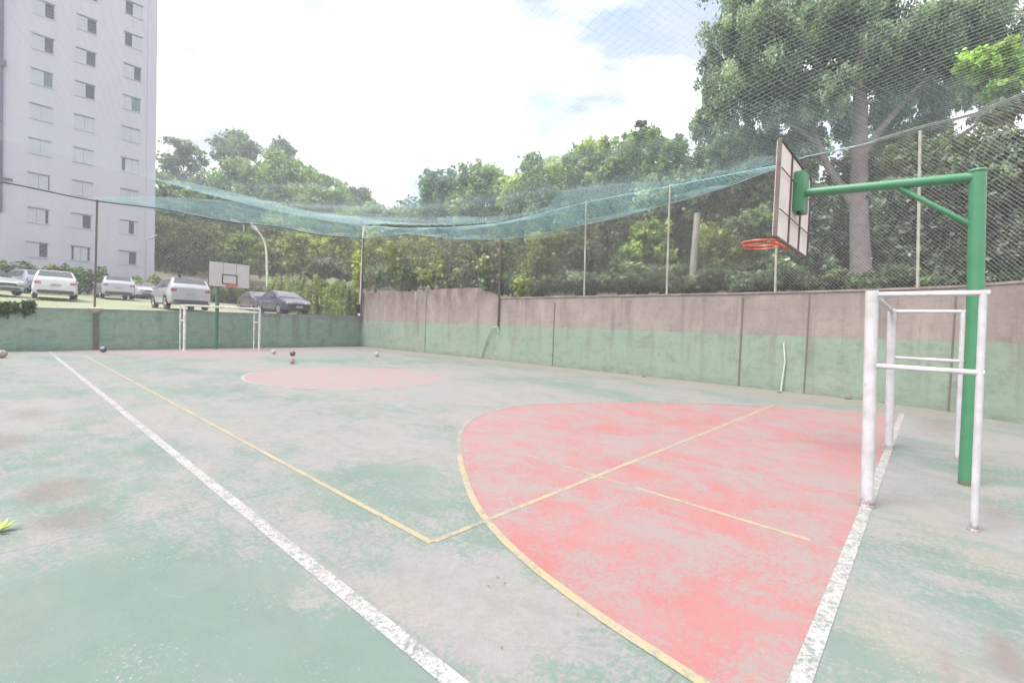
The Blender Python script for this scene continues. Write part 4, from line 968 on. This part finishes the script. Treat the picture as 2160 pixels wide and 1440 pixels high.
tree('dark tree filling the back of the wood left of the hoop', [(1450, 420, 70, 50), (1370, 440, 60, 40), (1530, 380, 60, 60), (1600, 420, 60, 60)], 27, 6., BG1, BG2, (1460, 600), cover=.9)
# shrubs over the wall
for i, (lab, bl, D, c1, c2) in enumerate((
    ('yellow leafed climbing shrub on the fence near the corner', [(860, 535, 40, 44), (900, 560, 44, 46), (850, 585, 40, 30)], 27, OL1, (.20, .19, .06)),
    ('reddish green shrub behind the wall left of the dark post', [(960, 545, 46, 48), (930, 585, 40, 30), (990, 590, 44, 28)], 24, OL1, (.17, .16, .08)),
    ('dark green shrub just behind the dark post', [(1050, 560, 50, 44), (1030, 520, 40, 24), (1090, 595, 44, 26)], 23, DG1, OL2),
    ('yellow topped shrub right of the dark post', [(1140, 540, 46, 46), (1170, 515, 34, 24), (1130, 590, 50, 30)], 21, OL1, (.18, .19, .07)),
    ('dark brown green shrub behind the leftmost pale fence pole', [(1210, 560, 40, 52), (1270, 545, 44, 60), (1240, 595, 50, 26)], 20.5, (.05, .05, .04), (.10, .09, .06)),
    ('bright green bush between the two left pale fence poles', [(1360, 500, 34, 24), (1385, 480, 26, 20), (1340, 530, 32, 26), (1400, 530, 26, 24)], 20.5, MG1, (.19, .24, .08)),
    ('dark leafy bush low behind the left fence poles', [(1340, 585, 60, 34), (1420, 590, 50, 30), (1300, 570, 34, 40)], 20, DG1, BG2),
    ('olive bush around the pale concrete post', [(1500, 520, 34, 50), (1530, 570, 40, 40), (1480, 590, 40, 26), (1560, 520, 30, 40)], 21, OL1, (.14, .15, .06)),
    ('big dark glossy bush under the near hoop rim', [(1620, 560, 60, 46), (1570, 590, 46, 26), (1680, 580, 50, 34), (1600, 480, 54, 44)], 18.5, DG1, BG2),
    ('dark glossy bush left of the pale trunk', [(1715, 560, 50, 44), (1690, 510, 46, 44), (1735, 490, 36, 50), (1700, 440, 50, 50)], 19.5, (.03, .045, .035), (.14, .175, .14)),  # from this bush on, leaf colours carry shaded gaps and pale glints
    ('dark large leafed bush right of the pale trunk', [(1912, 560, 60, 46), (1890, 490, 40, 50), (1940, 540, 54, 60), (1900, 430, 54, 50)], 17.5, (.03, .045, .035), (.15, .185, .15)),
    ('dark large leafed bush behind the green pole', [(2030, 540, 60, 60), (2010, 450, 60, 54), (2080, 480, 54, 60), (1990, 380, 54, 46)], 16.5, (.03, .045, .035), (.15, .185, .15)),
    ('dark large leafed bush at the right edge', [(2150, 520, 60, 70), (2140, 420, 64, 60), (2170, 330, 60, 60), (2090, 340, 50, 46)], 15.5, (.03, .045, .035), (.15, .185, .15)),
    )):
    tree(lab, bl, D, 7.0 if D < 20 else 5.0, c1, c2, (bl[0][0], 640), cover=.8, gz=2.3, cat='bush', name='bush', sub=.3)
for i, (x0, D_, w_) in enumerate(((800, 27, 34), (880, 25, 40), (960, 23, 40), (1050, 21.5, 44), (1140, 20, 44), (1240, 19, 50), (1350, 18, 55), (1470, 17.5, 60), (1590, 17, 60), (1710, 17.5, 60), (1850, 16.3, 60), (1970, 15.8, 60), (2090, 15.2, 60), (2200, 14.5, 60))):
    lab_ = ['at the far corner', 'under the yellow climbing shrub', 'left of the dark post', 'behind the dark post', 'right of the dark post', 'by the leftmost pale fence pole', 'between the two left pale poles', 'at the foot of the concrete post', 'under the near hoop rim', 'left of the pale trunk', 'right of the pale trunk', 'left of the green pole', 'right of the green pole', 'at the right edge'][i]
    tree('low dark scrub just over the side wall '+lab_, [(x0, 598 if x0 > 990 else 584, w_, 20), (x0+w_*.8, 592 if x0 > 990 else 580, w_*.8, 20)], D_, 5.5, DG1, DG2, (x0, 640), cover=.8, gz=2.2, cat='bush', name='bush', sub=.34, limbs=False)
# ---- the giant eucalyptus
gt = tree('giant eucalyptus with a thick pale trunk and cascading blue green foliage', [
    (1560, 60, 70, 70, 0), (1500, 150, 36, 60, 0), (1530, 210, 60, 60, -1), (1490, 250, 44, 44, 1), (1640, 40, 80, 66, -2), (1660, 130, 76, 60, -1), (1620, 220, 60, 50, 0), (1590, 130, 50, 60, 2),
    (1760, 60, 80, 60, 0), (1740, 200, 60, 46, -1), (1850, 30, 80, 60, 1), (1900, 130, 70, 56, 0), (1880, 230, 60, 40, 1), (1980, 60, 80, 56, -1), (1990, 210, 60, 40, 1), (2090, 40, 80, 60, 0), (2110, 230, 60, 30, 0), (1560, 290, 50, 30, 1), (1700, 270, 50, 28, 2),
    (1520, -60, 60, 70, 1), (1640, -90, 90, 70, 0), (1800, -90, 90, 60, 0), (1960, -90, 90, 60, 0), (2120, -80, 90, 60, 0), (1580, 0, 50, 50, 0), (1700, 190, 44, 40, 1), (1840, 170, 50, 44, 2), (1760, 130, 60, 44, 2), (1880, 300, 50, 24, 2), (2010, 130, 60, 44, 2), (2080, 190, 50, 40, 3), (1950, 270, 56, 30, 3), (1540, 320, 50, 30, 0), (1720, 30, 60, 50, 3), (1790, 260, 44, 40, 3), (1680, 230, 50, 40, 3), (1850, 100, 50, 44, -2), (1780, 180, 40, 36, -2), (1930, 180, 50, 40, 3), (1620, 300, 50, 30, 3), (2060, 110, 60, 44, 2), (1810, -10, 70, 50, -2), (2140, 130, 50, 50, 3)], 23, 3.7, (.090, .120, .092), (.215, .25, .18), (1815, 625), 'bark', .95, gz=2.3, limbs=False, sub=.22, droop=.6, fill=.3)
c_ = [at(*q, 23) for q in ((1815, 640), (1816, 560), (1812, 470), (1812, 360), (1815, 230), (1812, 120), (1806, 20), (1800, -120))]; s_ = depth(c_[0])/F
b = MB(); b.tube(c_, [a*s_/2 for a in (42, 38, 34, 31, 26, 22, 18, 10)], 12)
for P_, r_ in (([(1812, 450), (1780, 400), (1745, 350), (1722, 290), (1700, 200)], (9, 8, 7, 5, 3)), ([(1815, 300), (1790, 230), (1730, 150), (1660, 80)], (7, 6, 5, 3)), ([(1813, 180), (1760, 110), (1700, 20), (1660, -60)], (7, 5, 4, 3)), ([(1815, 330), (1860, 270), (1920, 200), (1990, 130)], (8, 6, 5, 3)), ([(1812, 150), (1860, 90), (1950, 20)], (7, 5, 3)), ([(1815, 420), (1870, 380), (1960, 330), (2080, 250)], (6, 5, 4, 3)), ([(1724, 300), (1620, 230), (1540, 180)], (5, 4, 3)), ([(1790, 235), (1650, 200), (1560, 100)], (5, 4, 3))):
    b.tube([at(px, py, 23) for px, py in P_], [a*s_ for a in r_], 8)
par(b.build('trunk', M['bark'], smooth=True), gt)
tree('bright lime green leafy branch tree reaching in from the right edge', [(2060, 140, 50, 24), (2120, 130, 50, 34), (2160, 170, 40, 24), (2110, 190, 40, 12)], 17, 6.5, (.12, .17, .05), (.22, .30, .09), (2230, 500), cover=.55, trunkr=.1, gz=2.3)
tree('thin dark tree with bare reddish branches behind the green pole', [(1980, 320, 60, 40), (2080, 300, 50, 30), (1900, 330, 40, 30)], 20, 6, DG1, DG2, (1960, 600), cover=.4, gz=2.3, trunkr=.1)
# dense backdrop wood
def mass(name, label, spots, D, leafpx, c1, c2, kind='stuff', **k):
    bl = []
    for (px, py, a, c) in spots:
        q = at(px, py, D); s = depth(q)/F; bl.append((q, (a*s, a*s*.6, c*s)))
    return leaf_obj(name, bl, leafpx*s, .8, c1, c2, 99, **k)
o = mass('undergrowth', '', [(x, 500+20*math.sin(x*.02), 90, 120) for x in range(1120, 2350, 90)]+[(x, 360, 90, 80) for x in range(1500, 2350, 100)], 31, 8, DG1, DG2); o['kind'] = 'stuff'
o = mass('wood', '', [(x, 470, 60, 50) for x in range(860, 1560, 55)]+[(x, 540, 60, 60) for x in range(780, 1560, 55)], 62, 5, DG1, (.15, .19, .09)); o['kind'] = 'stuff'
o = mass('wood', '', [(x, 540, 50, 46) for x in range(300, 900, 45)]+[(x, float(np.interp(x, [330, 450, 600, 760, 880], [450, 440, 440, 480, 510])), 50, 50) for x in range(340, 890, 40)], 100, 4.5, OL1, (.15, .19, .09)); o['kind'] = 'stuff'

# hedges
def hedge(name, label, P0, P1, h, th, n, leaf, c1, c2, cover=1.1, cat='hedge'):
    P0, P1 = Vector(P0), Vector(P1); bl = []
    for i in range(n):
        f_ = (i+.5)/n; c = P0.lerp(P1, f_); bl.append((c+Vector((0, 0, h/2)), (((P1-P0).length/n)*.75, th, h*.55)))
    t = thing(name, label, cat, P0); par(leaf_obj('foliage', bl, leaf, cover, c1, c2, hash_(label)), t)
    b = MB()
    for i in range(n): c = P0.lerp(P1, (i+.5)/n); b.tube([c-Vector((0, 0, .1)), c+Vector((.05, 0, h*.7))], .03, 5)
    par(b.build('stem', M['dbark']), t); return t
hedge('hedge', 'dark clipped hedge along the foot of the tower behind the left cars', (-5, 49, 2.75), (5.0, 49.5, 2.8), 2.2, .7, 9, .22, DG1, (.10, .15, .05))
hedge('vine_hedge', 'tall vine covered hedge along the right side of the lot beside the dark blue car', (13.5, 26.4, 1.3), (12.9, 38, 2.0), 2.6, .5, 22, .10, OL1, (.15, .19, .06))
hedge('hedge', 'rough green hedge bank behind the far hoop and cars', (6.2, 50.5, 2.9), (16.5, 50, 3.0), 1.7, 1.2, 8, .24, OL1, (.15, .19, .07))
q = onplane(30, 650, EW[0], EW[1])
hedge('creeper', 'dark green creeper hanging over the left end of the end wall', (q.x-1.6, q.y-.05, 1.0), (q.x+.45, q.y-.03, 1.35), .55, .16, 5, .08, DG1, (.08, .12, .03), cat='creeper')
# weed at the left edge
q = ground(-6, 1125)
b = MB(); rg = random.Random(3)
for i in range(9):
    a = rg.uniform(0, 6.28); l = rg.uniform(.05, .12); d = Vector((math.cos(a), math.sin(a), rg.uniform(.2, .8)))*l; s_ = Vector((-d.y, d.x, 0)).normalized()*.018
    b.add([(0, 0, .0), tuple(d*.5+s_), tuple(d), tuple(d*.5-s_)], [(0, 1, 2, 3)])
o = b.build('weed', simple('lime_leaf', (.25, .34, .04), .5)); o.location = (q.x, q.y, .01); tag(o, 'small lime green weed on the court at the left edge', 'weed')
b = MB()
rgf = random.Random(8)

# ------------------------------------------------------------------ haze
hb = MB(); hb.box((20, 150, 34), (520, 620, 71.5))
hm = bpy.data.materials.new('haze'); hm.use_nodes = True; ht = hm.node_tree; ht.nodes.remove(ht.nodes['Principled BSDF'])
pv = ht.nodes.new('ShaderNodeVolumePrincipled'); pv.inputs['Density'].default_value = .0027; pv.inputs['Color'].default_value = (.92, .94, 1, 1); pv.inputs['Anisotropy'].default_value = .2
ht.links.new(pv.outputs[0], ht.nodes['Material Output'].inputs['Volume'])
tag(hb.build('haze', hm), kind='stuff')
sc.cycles.volume_bounces = 0; sc.cycles.volume_step_rate = 4
